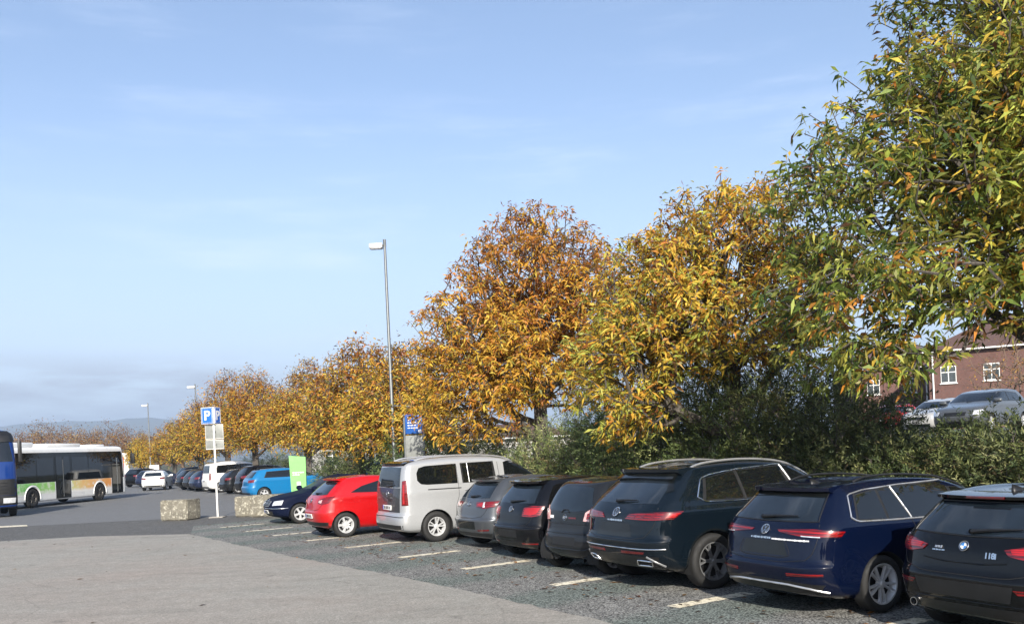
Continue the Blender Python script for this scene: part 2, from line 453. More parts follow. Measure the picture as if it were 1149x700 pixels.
class Vehicle:
    """body built from stacked rounded plan outlines; panels, lamps and trim are laid on that surface"""
    def __init__(s, name, label, cat, L, rear, front, wid, pos, heading, mat, wheels, R, group=None,
                 cr=None, cf=None, nr=3.6, nf=3.2, bulge=None, bow=.035, flare=.018, sub=4, nside=84, crease=None, track=None, tyre_w=.21, z0=0., arch=.045):
        s.L = L; s.R = R; s.paint = mat
        h = rad(heading); hx, hy = sin(h), cos(h)
        s.root = empty(name, (pos[0] + hx * L / 2, pos[1] + hy * L / 2, z0), pi / 2 - h)
        tag(s.root, label, cat, group)
        K = len(rear); rows = np.arange(K)
        xs = np.concatenate([np.linspace(i, i + 1, sub, endpoint=False) for i in range(K - 1)] + [[K - 1.]])
        rear = np.array(rear); front = np.array(front)
        cr = np.array(cr if cr is not None else [.5] * 6 + [.42, .36, .32, .28, .3, .3])
        cf = np.array(cf if cf is not None else [.55] * 5 + [.6, .55, .5, .4, .35, .3, .3])
        bl = np.array(bulge if bulge is not None else [0] * 6 + [.0, .02, .045, .05, .035, .03])
        wv = np.array(wid)
        P = lambda y: pchip(rows, y, xs)
        zr, xr, zf, xf, w, crs, cfs, bls = P(rear[:, 0]), P(rear[:, 1]), P(front[:, 0]), P(front[:, 1]), P(wv), P(cr), P(cf), P(bl)
        th = np.linspace(0, pi / 2, 200); Mr, Mf = 24, 20
        rings = []
        for k in range(len(xs)):
            c1 = min(crs[k], (xf[k] - xr[k]) * .45); c2 = min(cfs[k], (xf[k] - xr[k]) * .45)
            q = np.stack([xr[k] + c1 * (1 - np.cos(th) ** (2 / nr)), w[k] * np.sin(th) ** (2 / nr)], 1)
            qr = resample(q, Mr)
            q = np.stack([xf[k] - c2 * (1 - np.cos(th) ** (2 / nf)), w[k] * np.sin(th) ** (2 / nf)], 1)
            qf = resample(q, Mf)[::-1]
            sx = np.linspace(xr[k] + c1, xf[k] - c2, nside + 2)[1:-1]
            sd = np.stack([sx, np.full_like(sx, w[k])], 1)
            half = np.concatenate([qr, sd, qf])
            t = np.clip((half[:, 0] - xr[k]) / max(1e-6, xf[k] - xr[k]), 0, 1)
            z = zr[k] * (1 - t) + zf[k] * t + 4 * bls[k] * t * (1 - t)
            b = half[:, 1] * (1 - bow * ((half[:, 0] - L * .5) / (L * .5)) ** 2)
            for wx in wheels:
                b = b + flare * np.exp(-((half[:, 0] - wx) / (R * 1.15)) ** 2) * np.exp(-((z - R) / (R * 1.1)) ** 2) * (half[:, 1] / max(.01, w[k])) ** 4
            if crease is not None:
                cz, ca, cw = crease
                b = b + ca * np.exp(-((z - cz) / cw) ** 2) * (half[:, 1] / max(.01, w[k])) ** 6
            left = np.stack([half[:, 0], b, z], 1); right = left[1:-1][::-1] * [1, -1, 1]
            rings.append(np.concatenate([left, right]))
        A = np.array(rings); nk, n = A.shape[:2]
        V = A.reshape(-1, 3)
        faces = [(k * n + i, k * n + (i + 1) % n, (k + 1) * n + (i + 1) % n, (k + 1) * n + i) for k in range(nk - 1) for i in range(n)]
        top = (nk - 1) * n; Mh = n // 2 + 1
        faces += [(top + i, top + i + 1, top + (n - i - 1) % n, top + (n - i) % n) for i in range(1, Mh - 2)]
        faces += [(top, top + 1, top + n - 1), (top + Mh - 2, top + Mh - 1, top + Mh)]
        s.bvh = BVHTree.FromPolygons([Vector(p) for p in V], faces)
        # wheel openings
        Vn = V.copy(); Ra = R + arch; keep = []
        cut = np.zeros(len(V), int); kept = np.zeros(len(V), int)
        for f in faces:
            c = V[list(f)].mean(0)
            hit = any((c[0] - wx) ** 2 + (c[2] - R) ** 2 < Ra * Ra for wx in wheels) and abs(c[1]) > .4 and c[2] < R + Ra
            if hit: cut[list(f)] = 1
            else: keep.append(f); kept[list(f)] = 1
        for i in np.nonzero(cut & kept)[0]:
            p = V[i]; wx = min(wheels, key=lambda q: abs(q - p[0])); dx, dz = p[0] - wx, p[2] - R; r = sqrt(dx * dx + dz * dz)
            if r > 1e-4: Vn[i, 0] = wx + dx / r * Ra; Vn[i, 2] = R + dz / r * Ra
        remap = -np.ones(len(V), int); used = np.nonzero(kept)[0]; remap[used] = np.arange(len(used))
        off = Vn[used] - [L / 2, 0, 0]
        s.body = mesh_obj('body', off, [tuple(remap[i] for i in f) for f in keep], mat, s.root, True, 40)
        # arch liners, floor
        wm = max(wid); lb = MB()
        for wx in wheels:
            for sd in (-1, 1):
                a = np.linspace(-.35, pi + .35, 22); pr = []
                for q in a:
                    for b in (wm - .32, wm - .012): pr.append((wx - L / 2 + (Ra + .004) * cos(q), sd * b, max(.12, R + (Ra + .004) * sin(q))))
                lb.add(pr, [(2 * i, 2 * i + 1, 2 * i + 3, 2 * i + 2) for i in range(21)])
                c0 = len(lb.v); lb.add([(wx - L / 2, sd * (wm - .32), R)] + [pr[2 * i] for i in range(22)], [(0, i + 1, i + 2) for i in range(21)])
        zb = rear[0][0]
        lb.box((0, 0, zb + .03), (L - .75, 2 * wm - .42, .05))
        for wx in wheels: lb.box((wx - L / 2, 0, R), (.09, 2 * wm - .5, .09))
        lb.build('underbody', M['liner'], s.root)
        s.wheels = wheels; s.track = track or wm - .125; s.tw = tyre_w

    # --- surface queries
    def hit(s, mode, a, b):
        L = s.L
        if mode == 'R': o, d = (a, -4, b), (0, 1, 0)
        elif mode == 'L': o, d = (a, 4, b), (0, -1, 0)
        elif mode == 'B': o, d = (-3, a, b), (1, 0, 0)
        elif mode == 'F': o, d = (L + 3, a, b), (-1, 0, 0)
        elif mode == 'T': o, d = (a, b, 6), (0, 0, -1)
        elif mode == 'C':                       # round the rear corner: angle from straight back, + to the right
            q = rad(a); v = Vector((-cos(q), -sin(q), 0)); o = Vector((1.2, 0, b)) + v * 5; d = -v
        else:                                   # 'N' round the front corner: + to the right
            q = rad(a); v = Vector((cos(q), -sin(q), 0)); o = Vector((L - 1.2, 0, b)) + v * 5; d = -v
        p, n, _, _ = s.bvh.ray_cast(Vector(o), Vector(d))
        if p is None:
            p, n, _, _ = s.bvh.find_nearest(Vector(o) + Vector(d) * 4)
        if n.dot(Vector(d)) > 0: n = -n
        return p, n
    def at(s, mode, a, b, off=0.):
        p, n = s.hit(mode, a, b); return p + n * off - Vector((s.L / 2, 0, 0)), n
    def panel(s, name, mode, bot, top, mat, off=.004, nu=14, nv=6, parent=None, skirt=.014):
        B, T = resample(bot, nu), resample(top, nu); V = []; Nn = []
        for i in range(nu):
            for j in range(nv):
                q = B[i] + (T[i] - B[i]) * j / (nv - 1); p, n = s.at(mode, q[0], q[1], off); V.append(p); Nn.append(n)
        F = [(i * nv + j, (i + 1) * nv + j, (i + 1) * nv + j + 1, i * nv + j + 1) for i in range(nu - 1) for j in range(nv - 1)]
        rim = [i * nv for i in range(nu)] + [(nu - 1) * nv + j for j in range(1, nv)] + [i * nv + nv - 1 for i in range(nu - 2, -1, -1)] + [j for j in range(nv - 2, 0, -1)]
        b0 = len(V)
        for r in rim: V.append(V[r] - Nn[r] * skirt)
        m = len(rim); F += [(rim[i], rim[(i + 1) % m], b0 + (i + 1) % m, b0 + i) for i in range(m)]
        return mesh_obj(name, V, F, mat, parent or s.root, True, 50)
    def line(s, name, mode, pts, r, mat, off=.0, n=24, parent=None, closed=False, sides=6):
        if closed: pts = list(pts) + [pts[0]]
        P = resample(pts, n + (1 if closed else 0))
        if closed: P = P[:-1]
        return MB().tube([s.at(mode, q[0], q[1], off)[0] for q in P], r, sides, closed).build(name, mat, parent or s.root, 60)
    def both(s, f):
        for sd in ('R', 'L'): f(sd)
    def seam(s, mode, *lines):
        bm = MB()
        for pts in lines: MB().tube([s.at(mode, q[0], q[1], -.0005)[0] for q in resample(pts, 20)], .0048, 5).build('door_seam', M['gap'], s.root, 60)
    def frame_at(s, mode, a, b, off=.004):
        p, n = s.at(mode, a, b, off)
        z = n.normalized(); up = Vector((0, 0, 1)); x = up.cross(z).normalized(); y = z.cross(x)
        return Matrix(((x.x, y.x, z.x, p.x), (x.y, y.y, z.y, p.y), (x.z, y.z, z.z, p.z), (0, 0, 0, 1)))

    # --- parts
    def add_wheels(s, style, rim_r, **kw):
        proto_t = proto_r = None
        for wx in s.wheels:
            for sd in (-1, 1):
                if proto_t is None:
                    proto_t, proto_r, proto_d = wheel_meshes(s.R, rim_r, s.tw, style, **kw)
                t = bpy.data.objects.new('wheel', proto_t); COL.objects.link(t); t.parent = s.root
                t.location = (wx - s.L / 2, sd * s.track, s.R); t.rotation_euler = (0, random.uniform(0, 1.2), pi if sd > 0 else 0)
                r = bpy.data.objects.new('rim', proto_r); COL.objects.link(r); r.parent = t
                d = bpy.data.objects.new('brake_disc', proto_d); COL.objects.link(d); d.parent = t
    def plate(s, mode='B', z=.5, off=.012, marks=True, w=.52, h=.11, b=0., text=True):
        X = s.frame_at(mode, b, z, off)
        o = MB().box((0, 0, 0), (w, h, .012), bev=.004).build('number_plate', M['plate'], s.root); o.matrix_local = X
        e = MB().box((-w / 2 + .02, 0, .0075), (.036, h - .014, .003)).build('euro_band', M['euro_blue'], o)
        bm = MB(); rr = random.Random(sum(map(ord, s.root.name))); x = -w / 2 + .07
        while x < w / 2 - .05:
            ww = rr.choice((.034, .04, .03)); bm.box((x + ww / 2, 0, .0075), (ww * .72, h * .58, .003)); x += ww + rr.choice((.006, .006, .028))
        bm.build('plate_marks', M['mark_dark'], o)
        return o
    def spoiler(s, xroof, xtip, ztip, half, mat, thick=.04, curve=.06, xu=None, zu=None, name='roof_spoiler'):
        nb = 23; V = []
        for i in range(nb):
            b = -half + 2 * half * i / (nb - 1); q = (b / half) ** 2
            z_r = s.hit('T', xroof, b * .98)[0].z; z_c = s.hit('T', xroof, 0)[0].z
            dz = (z_r - z_c) * .9; xt = xtip + curve * q * q
            mid = (xroof + xt) / 2
            V += [(xroof - s.L / 2, b * .98, z_r + .004), (mid - s.L / 2, b * .99, (z_r + ztip + dz) / 2 + .012), (xt - s.L / 2, b, ztip + dz),
                  (xt + .006 - s.L / 2, b, ztip + dz - thick), ((xu or xtip + .12) + curve * q - s.L / 2, b, (zu or ztip - thick - .03) + dz), (xroof + .02 - s.L / 2, b * .97, z_r - .05)]
        k = 6; F = [(i * k + j, (i + 1) * k + j, (i + 1) * k + (j + 1) % k, i * k + (j + 1) % k) for i in range(nb - 1) for j in range(k)]
        F += [tuple(range(k)), tuple((nb - 1) * k + j for j in range(k))]
        return mesh_obj(name, V, F, mat, s.root, True, 35)
    def wiper(s, b0, z0, b1, z1):
        bm = MB(); p0, n0 = s.at('B', b0, z0, .022); p1, _ = s.at('B', b1, z1, .02); pm, _ = s.at('B', (b0 * .6 + b1 * .4), (z0 * .6 + z1 * .4), .03)
        bm.tube([p0, pm, p1], [.022, .016, .007], 6); bm.lathe([(0, .03), (.022, .025), (.024, -.01)], 'X', p0, 10)
        return bm.build('rear_wiper', M['blackpl'], s.root)
    def emblem(s, kind, b, z, r, mode='B', off=.008):
        X = s.frame_at(mode, b, z, off); bm = MB()
        ring = [(r * .84, -.004), (r * .86, .004), (r * .93, .006), (r, .003), (r, -.004)]
        bm.lathe(ring, 'Z', n=28)
        bar = lambda x0, y0, x1, y1, w=.12: bm.add(*_bar(x0 * r, y0 * r, x1 * r, y1 * r, w * r))
        if kind == 'vw':
            for x0, y0, x1, y1 in ((-.36, .78, -.02, .06), (.36, .78, .02, .06), (-.80, .28, -.36, -.72), (.80, .28, .36, -.72), (-.36, -.72, -.02, -.08), (.36, -.72, .02, -.08)): bar(x0, y0, x1, y1)
        elif kind == 's': 
            for x0, y0, x1, y1 in ((-.6, .35, .6, .35), (-.6, .35, .55, -.30), (.55, -.30, -.6, -.35)): bar(x0, y0, x1, y1, .16)
        elif kind == 'ovals':
            bm.lathe([(r * .34, -.003), (r * .36, .005), (r * .46, .005), (r * .48, -.003)], 'Z', n=18); bar(-.8, .2, .8, .2, .1)
        elif kind == 'bolt':
            bar(-.85, .12, .2, .1, .14); bar(.2, .1, -.2, -.1, .14); bar(-.2, -.1, .85, -.12, .14)
        elif kind == 'chevrons':
            for yy in (.05, -.45): bar(-.5, yy, 0, yy + .45, .16); bar(.5, yy, 0, yy + .45, .16)
        elif kind == 'star':
            for a in (90, 210, 330): bar(0, 0, .85 * cos(rad(a)), .85 * sin(rad(a)), .12)
        o = bm.build('emblem', M['chrome'], s.root); o.matrix_local = X
        d = MB().lathe([(0, .0), (r * .9, .0)], 'Z', n=28)
        if kind == 'round4':
            d = MB().lathe([(0, .0), (r * .92, .0)], 'Z', n=28)
            o2 = d.build('emblem_disc', M['blackpl'], o)
            for nm, col, qs in (('emblem_quarters', 'bmw_blue', (1, 3)), ('emblem_quarters', 'mark_white', (0, 2))):
                q = MB()
                for a in qs:
                    pts = [(0, 0, .003)] + [(r * .62 * cos(a * pi / 2 + t * pi / 16), r * .62 * sin(a * pi / 2 + t * pi / 16), .003) for t in range(9)]
                    q.add(pts, [tuple(range(10))])
                q.build(nm, M[col], o)
            MB().lathe([(r * .60, .002), (r * .62, .006), (r * .67, .006), (r * .69, .002)], 'Z', n=28).build('emblem_ring', M['chrome'], o)
        else: d.build('emblem_disc', M['blackpl'], o)
        return o
    def handle(s, side, x, z, mat):
        p, n = s.at(side, x, z, .022); q, _ = s.at(side, x + .2, z + .005, .022)
        return MB().tube([p - n * .02, p + (q - p) * .12, p + (q - p) * .5 + n * .006, p + (q - p) * .88, q - n * .02], [.008, .013, .014, .013, .008], 8).build('door_handle', mat, s.root)
    def mirrors(s, x, z, mat=None, size=1.):
        for sd in ('R', 'L'):
            p, n = s.at(sd, x, z, 0.); y = -1 if sd == 'R' else 1
            prof = [(0, -.125), (.07, -.12), (.085, -.09), (.088, 0), (.08, .08), (.055, .115), (0, .12)]
            bm = MB().lathe([(r * size, h * size) for r, h in prof], 'Y', (0, 0, 0), 16)
            V = [(v[0] * (.75 if v[0] < 0 else 1.15), v[1], v[2] * .95) for v in bm.v]
            bm.v = [(p.x + v[0], p.y + y * .15 * size + v[1], p.z + .055 + v[2]) for v in V]
            bm.tube([p + Vector((0, -y * .03, .0)), p + Vector((0, y * .08, .03))], .028, 6)
            bm.build('side_mirror', mat or s.paint, s.root)
    def rails(s, x0, x1, b, mat, r=.017, lift=.05):
        for y in (-1, 1):
            P = []
            for t in np.linspace(0, 1, 24):
                p, n = s.at('T', x0 + (x1 - x0) * t, y * b); e = min(1, min(t, 1 - t) * 9)
                P.append(p + Vector((0, 0, .002 + lift * sin(e * pi / 2))))
            bm = MB().tube(P, r, 8)
            bm.build('roof_rail', mat, s.root)
    def pipes(s, *bz, r=.035):
        for b, z in bz:
            p, n = s.at('B', b, z)
            MB().lathe([(r * .82, .03), (r * .85, -.10), (r, -.10), (r * 1.04, -.09), (r, .06)], 'X', (p.x + .045, b, z), 16).build('exhaust_pipe', M['chrome'], s.root)
            MB().lathe([(0, -.02), (r * .84, -.02)], 'X', (p.x + .03, b, z), 12).build('exhaust_bore', M['gap'], s.root)
    def antenna(s, x, size=1.):
        p, n = s.at('T', x, 0)
        V = [(p.x + a * size, b * size, p.z - .004 + c * size) for a, b, c in ((-.10, 0, .062), (-.085, .02, .0), (-.085, -.02, .0), (.10, 0, .0), (-.105, 0, .0), (0, .03, 0), (0, -.03, 0), (-.04, .008, .045), (-.04, -.008, .045))]
        mesh_obj('roof_antenna', V, [(0, 7, 1), (0, 2, 8), (7, 5, 1), (8, 2, 6), (7, 3, 5), (8, 6, 3), (0, 8, 7), (7, 8, 3), (0, 1, 4), (0, 4, 2)], M['blackpl'], s.root)

def _bar(x0, y0, x1, y1, w):
    dx, dy = x1 - x0, y1 - y0; l = sqrt(dx * dx + dy * dy); nx, ny = -dy / l * w / 2, dx / l * w / 2
    v = [(x0 + nx, y0 + ny, .0), (x0 - nx, y0 - ny, .0), (x1 - nx, y1 - ny, .0), (x1 + nx, y1 + ny, .0)]
    v += [(a, b, .006) for a, b, _ in v]
    return v, [(0, 1, 2, 3), (4, 5, 6, 7), (0, 1, 5, 4), (1, 2, 6, 5), (2, 3, 7, 6), (3, 0, 4, 7)]

_wheel_cache = {}
def wheel_meshes(R, rr, tw, style, spokes=5, mat='alloy', back='alloy_dark', cap='blackpl', wide=1.):
    key = (R, rr, tw, style, spokes, mat, wide)
    if key in _wheel_cache: return _wheel_cache[key]
    h = tw / 2; sh = R - rr
    prof = [(rr - .004, -h * .82), (rr + sh * .12, -h * .96), (rr + sh * .5, -h * 1.03), (R - sh * .22, -h * .95), (R - .006, -h * .78), (R, -h * .6)]
    prof = prof + [(R, h * .6), (R - .006, h * .78), (R - sh * .22, h * .95), (rr + sh * .5, h), (rr - .004, h * .8)]
    t = MB().lathe(prof, 'Y', n=48)
    for gy in (-.35, 0, .35): t.lathe([(R + .0005, h * gy - .004), (R + .0008, h * gy + .004)], 'Y', n=32)
    to = t.build('wheel', M['rubber'], None, 50)
    bm = MB()
    o = -h * .82
    bm.lathe([(rr - .05, o + .07), (rr - .022, o + .012), (rr - .016, o - .006), (rr, o - .008), (rr + .003, o + .01)], 'Y', n=48)
    def spoke(a, r0, r1, w0, w1, y0=o + .012, y1=o - .001, th=.035, skew=0.):
        v = []
        for r, w, y, k in ((r0, w0, y0, 0), (r1, w1, y1, skew)):
            for ww, yy in ((w, y + th), (w * .72, y), (-w * .72, y), (-w, y + th)):
                x, z = r, ww / 2 + k
                v.append((x * cos(a) - z * sin(a), yy, x * sin(a) + z * cos(a)))
        bm.add(v, [(0, 1, 5, 4), (1, 2, 6, 5), (2, 3, 7, 6), (3, 0, 4, 7), (0, 3, 2, 1), (4, 5, 6, 7)])
    n = spokes
    for i in range(n):
        a = 2 * pi * i / n
        if style == 'double':
            for k in (-1, 1): spoke(a + k * .16, .035, rr - .012, .030 * wide, .036 * wide, skew=k * .008)
        elif style == 'y':
            spoke(a, .03, rr * .58, .045, .05)
            for k in (-1, 1): spoke(a + k * .02, rr * .5, rr - .012, .028, .032, y0=o + .006, skew=k * .045)
        elif style == 'star': spoke(a, .03, rr - .012, .055 * wide, .095 * wide)
        elif style == 'cover':
            spoke(a, .04, rr - .012, .06, .075)
            spoke(a + pi / n, .04, rr * .55, .05, .03)
        else: spoke(a, .03, rr - .012, .05 * wide, .042 * wide)
    bm.lathe([(0, o - .002), (.028, o - .001), (.032, o + .004), (.055, o + .010), (.062, o + .05)], 'Y', n=20)
    ro = bm.build('rim', M[mat], None, 35)
    d = MB().lathe([(0, o + .085), (rr * .74, o + .085), (rr * .75, o + .105), (rr - .02, o + .11), (rr - .012, o + .03)], 'Y', n=32)
    do = d.build('brake_disc', M[back], None, 40)
    out = (to.data, ro.data, do.data)
    for q in (to, ro, do): bpy.data.objects.remove(q)
    _wheel_cache[key] = out
    return out

PAINT = {
 'black': paint('black_paint', (.0022, .0024, .0028), 0., .3, .02), 'navy': paint('dark_blue_paint', (.0012, .0034, .0150), .0, .3, .03),
 'petrol': paint('petrol_black_paint', (.0028, .0058, .0095), .0, .3, .03), 'soot': paint('soot_black_paint', (.003, .0032, .0042), .0, .3),
 'graphite': paint('graphite_paint', (.012, .0135, .016), .2, .38), 'grey': paint('steel_grey_paint', (.075, .082, .092), .55, .36),
 'red': paint('red_paint', (.36, .0014, .0028), 0., .4, .02), 'silver': paint('silver_paint', (.37, .38, .39), .4, .40, .04),
 'nightblue': paint('night_blue_paint', (.012, .018, .045), .2, .35), 'azure': paint('azure_paint', (.004, .13, .31), .05, .38, .03),
 'white': paint('white_paint', (.72, .72, .70), 0., .4, .05), 'maroon': paint('maroon_paint', (.05, .012, .02), .2, .35),
 'oldblue': paint('dull_blue_paint', (.006, .009, .024), .0, .5), 'mid_white': paint('dusty_white_paint', (.34, .34, .33), 0., .4), 'mid': paint('mid_grey_paint', (.05, .053, .056), .4, .38), 'blue2': paint('mid_blue_paint', (.03, .07, .20), .3, .38), 'pale': paint('pale_silver_paint', (.10, .108, .115), .45, .4)}

ROW_GROUP = 'cars parked in the near row of bays'
def front_of(L, H, cowl, hood, roof, under=.2):
    (cz, cx), (rz, rx) = cowl, roof
    return [(under, L - .32), (under + .06, L - .11), (.42, L - .015), (.56, L), (.68, L - .05), (hood, L - .27), (cz, cx), ((cz + rz) / 2 + .02, (cx + rx) / 2 + .06),
            (rz, rx), (rz + .035, rx - .16), (H - .012, rx - .5), (H - .01, rx - .75)]

def marks(s, mode, b0, b1, z, h, mat, off=.005):
    bm = MB(); rr = random.Random(5); b = b0; step = 1 if b1 > b0 else -1
    while (b1 - b) * step > 0:
        w = rr.choice((.6, .8, .9, .3)) * h
        p, n = s.at(mode, b, z, off); X = s.frame_at(mode, b, z, off)
        c = X @ Vector((0, 0, 0)); v, f = _bar(-w / 2, 0, w / 2, 0, h * rr.choice((.7, 1., .8)))
        bm.add([tuple(X @ Vector(q)) for q in v], f); b += step * (w + h * .25)
    return bm.build('lettering', mat, s.root, 60)

def badge_text(s, txt, mode, b, z, size, mat, off=.006, name='lettering'):
    o = text_mesh(name, txt, size, mat, s.root, s.frame_at(mode, b, z, off), .006, .92, .003); return o

# ---- dark estate car, second from the right
def estate():
    L = 4.63
    rear = [(.20, .34), (.27, .13), (.42, .025), (.57, .0), (.62, .045), (.92, .10), (1.06, .19), (1.22, .35), (1.38, .53), (1.43, .62), (1.462, 1.2), (1.468, 1.7)]
    fr = front_of(L, 1.46, (1.0, L - 1.05), .82, (1.39, L - 2.05))
    c = Vehicle('estate_car', 'deep blue estate car with a silver strip along its rear bumper, beside the big suv', 'car', L, rear, fr,
        [.78, .86, .89, .893, .893, .89, .865, .775, .67, .61, .36, .02], (2.81, 10.35), 63.2, PAINT['navy'], (1.02, 3.69), .325, ROW_GROUP, crease=(.98, .012, .05))
    win = [('quarter_window', [(.70, 1.075), (1.13, 1.055)], [(.80, 1.33), (1.13, 1.372)]), ('quarter_window', [(1.17, 1.053), (1.50, 1.045)], [(1.17, 1.374), (1.36, 1.388)]),
           ('door_window', [(1.54, 1.043), (2.34, 1.03)], [(1.40, 1.39), (2.30, 1.405)]), ('door_window', [(2.40, 1.03), (3.45, 1.02)], [(2.36, 1.405), (2.78, 1.385)])]
    def side(sd):
        c.panel('window_frame', sd, [(.66, 1.06), (3.50, 1.005)], [(.78, 1.345), (1.2, 1.392), (2.3, 1.42), (2.82, 1.395)], M['blackpl'], .0015, 40, 6)
        for nm, b, t in win: c.panel(nm, sd, b, t, M['glass'], .004)
        c.line('window_trim', sd, [(.60, 1.10), (.70, 1.345), (.95, 1.385), (1.5, 1.412), (2.3, 1.425), (2.9, 1.395)], .009, M['satin'], .002, 50)
        c.line('window_trim', sd, [(.60, 1.10), (.68, 1.052), (1.2, 1.035), (2.4, 1.012), (3.5, 1.0)], .011, M['satin'], .002, 50)
        c.line('window_trim', sd, [(1.52, 1.04), (1.385, 1.395)], .010, M['satin'], .004, 10)
        c.handle(sd, 1.58, .935, PAINT['navy']); c.handle(sd, 2.48, .925, PAINT['navy'])
    c.both(side)
    c.seam('R', [(1.42, .42), (1.36, .62), (1.60, .86), (1.50, 1.04)], [(2.37, .30), (2.40, .7), (2.37, 1.02)], [(1.9, .27), (2.37, .26)], [(3.45, .3), (3.5, .95)])
    c.panel('rear_window', 'B', [(-.66, 1.075), (0, 1.065), (.66, 1.075)], [(-.55, 1.355), (0, 1.37), (.55, 1.355)], M['rear_glass'], .004, 24, 8)
    c.line('rear_window_seal', 'B', [(-.68, 1.07), (0, 1.058), (.68, 1.07), (.56, 1.37), (-.56, 1.37)], .008, M['blackpl'], .001, 60, closed=True)
    c.spoiler(.80, .45, 1.425, .60, PAINT['navy'], .04, .07, .54, 1.36)
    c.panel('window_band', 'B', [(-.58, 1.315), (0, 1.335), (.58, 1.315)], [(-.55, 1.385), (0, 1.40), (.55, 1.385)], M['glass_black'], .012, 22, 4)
    c.line('high_brake_light', 'B', [(-.16, 1.36), (.16, 1.36)], .008, M['red_dark'], .06, 8)
    for sg in (1, -1):
        c.panel('tail_light', 'C', [(sg * 12, .945), (sg * 30, .905), (sg * 47, .905)], [(sg * 10, .972), (sg * 34, .992), (sg * 49.5, .962)], M['red_lens'], .008, 26, 6)
        c.panel('tail_light_strip', 'C', [(sg * 14, .957), (sg * 32, .95), (sg * 45, .935)], [(sg * 14, .963), (sg * 32, .966), (sg * 45, .95)], M['red_hot'], .012, 20, 3)
        c.panel('reversing_light', 'C', [(sg * 27, .910), (sg * 37, .902)], [(sg * 27, .920), (sg * 37, .914)], M['lens_clear'], .012, 8, 3)
        c.panel('reflector', 'B', [(sg * .40, .475), (sg * .80, .487)], [(sg * .40, .505), (sg * .80, .512)], M['red_lens'], .006, 12, 3)
    c.seam('B', [(-.70, 1.04), (-.74, .9), (-.66, .66), (-.3, .615), (.3, .615), (.66, .66), (.74, .9), (.70, 1.04)], [(-.34, .84), (-.42, .70), (-.30, .665), (.30, .665), (.42, .70), (.34, .84)])
    c.panel('plate_recess', 'B', [(-.38, .69), (.38, .69)], [(-.31, .845), (.31, .845)], M['glass_black'], .0015, 16, 5)
    c.panel('lower_bumper', 'B', [(-.72, .285), (0, .27), (.72, .285)], [(-.80, .39), (-.4, .415), (.4, .415), (.80, .39)], M['blackpl'], .004, 30, 5)
    c.line('bumper_trim', 'B', [(-.79, .30), (-.66, .345), (-.4, .375), (.4, .375), (.66, .345), (.79, .30)], .013, M['satin'], .006, 44)
    c.emblem('vw', 0, .965, .065); c.wiper(.12, 1.09, -.40, 1.115)
    marks(c, 'B', -.10, .22, .872, .026, M['chrome']); marks(c, 'B', -.14, -.66, .865, .021, M['mark_white'])
    c.rails(1.0, 3.0, .50, M['blackpl'], .014, .035); c.mirrors(3.15, 1.0); c.antenna(.95)
    c.add_wheels('double', .232, mat='alloy', wide=.9)
    return c
estate()

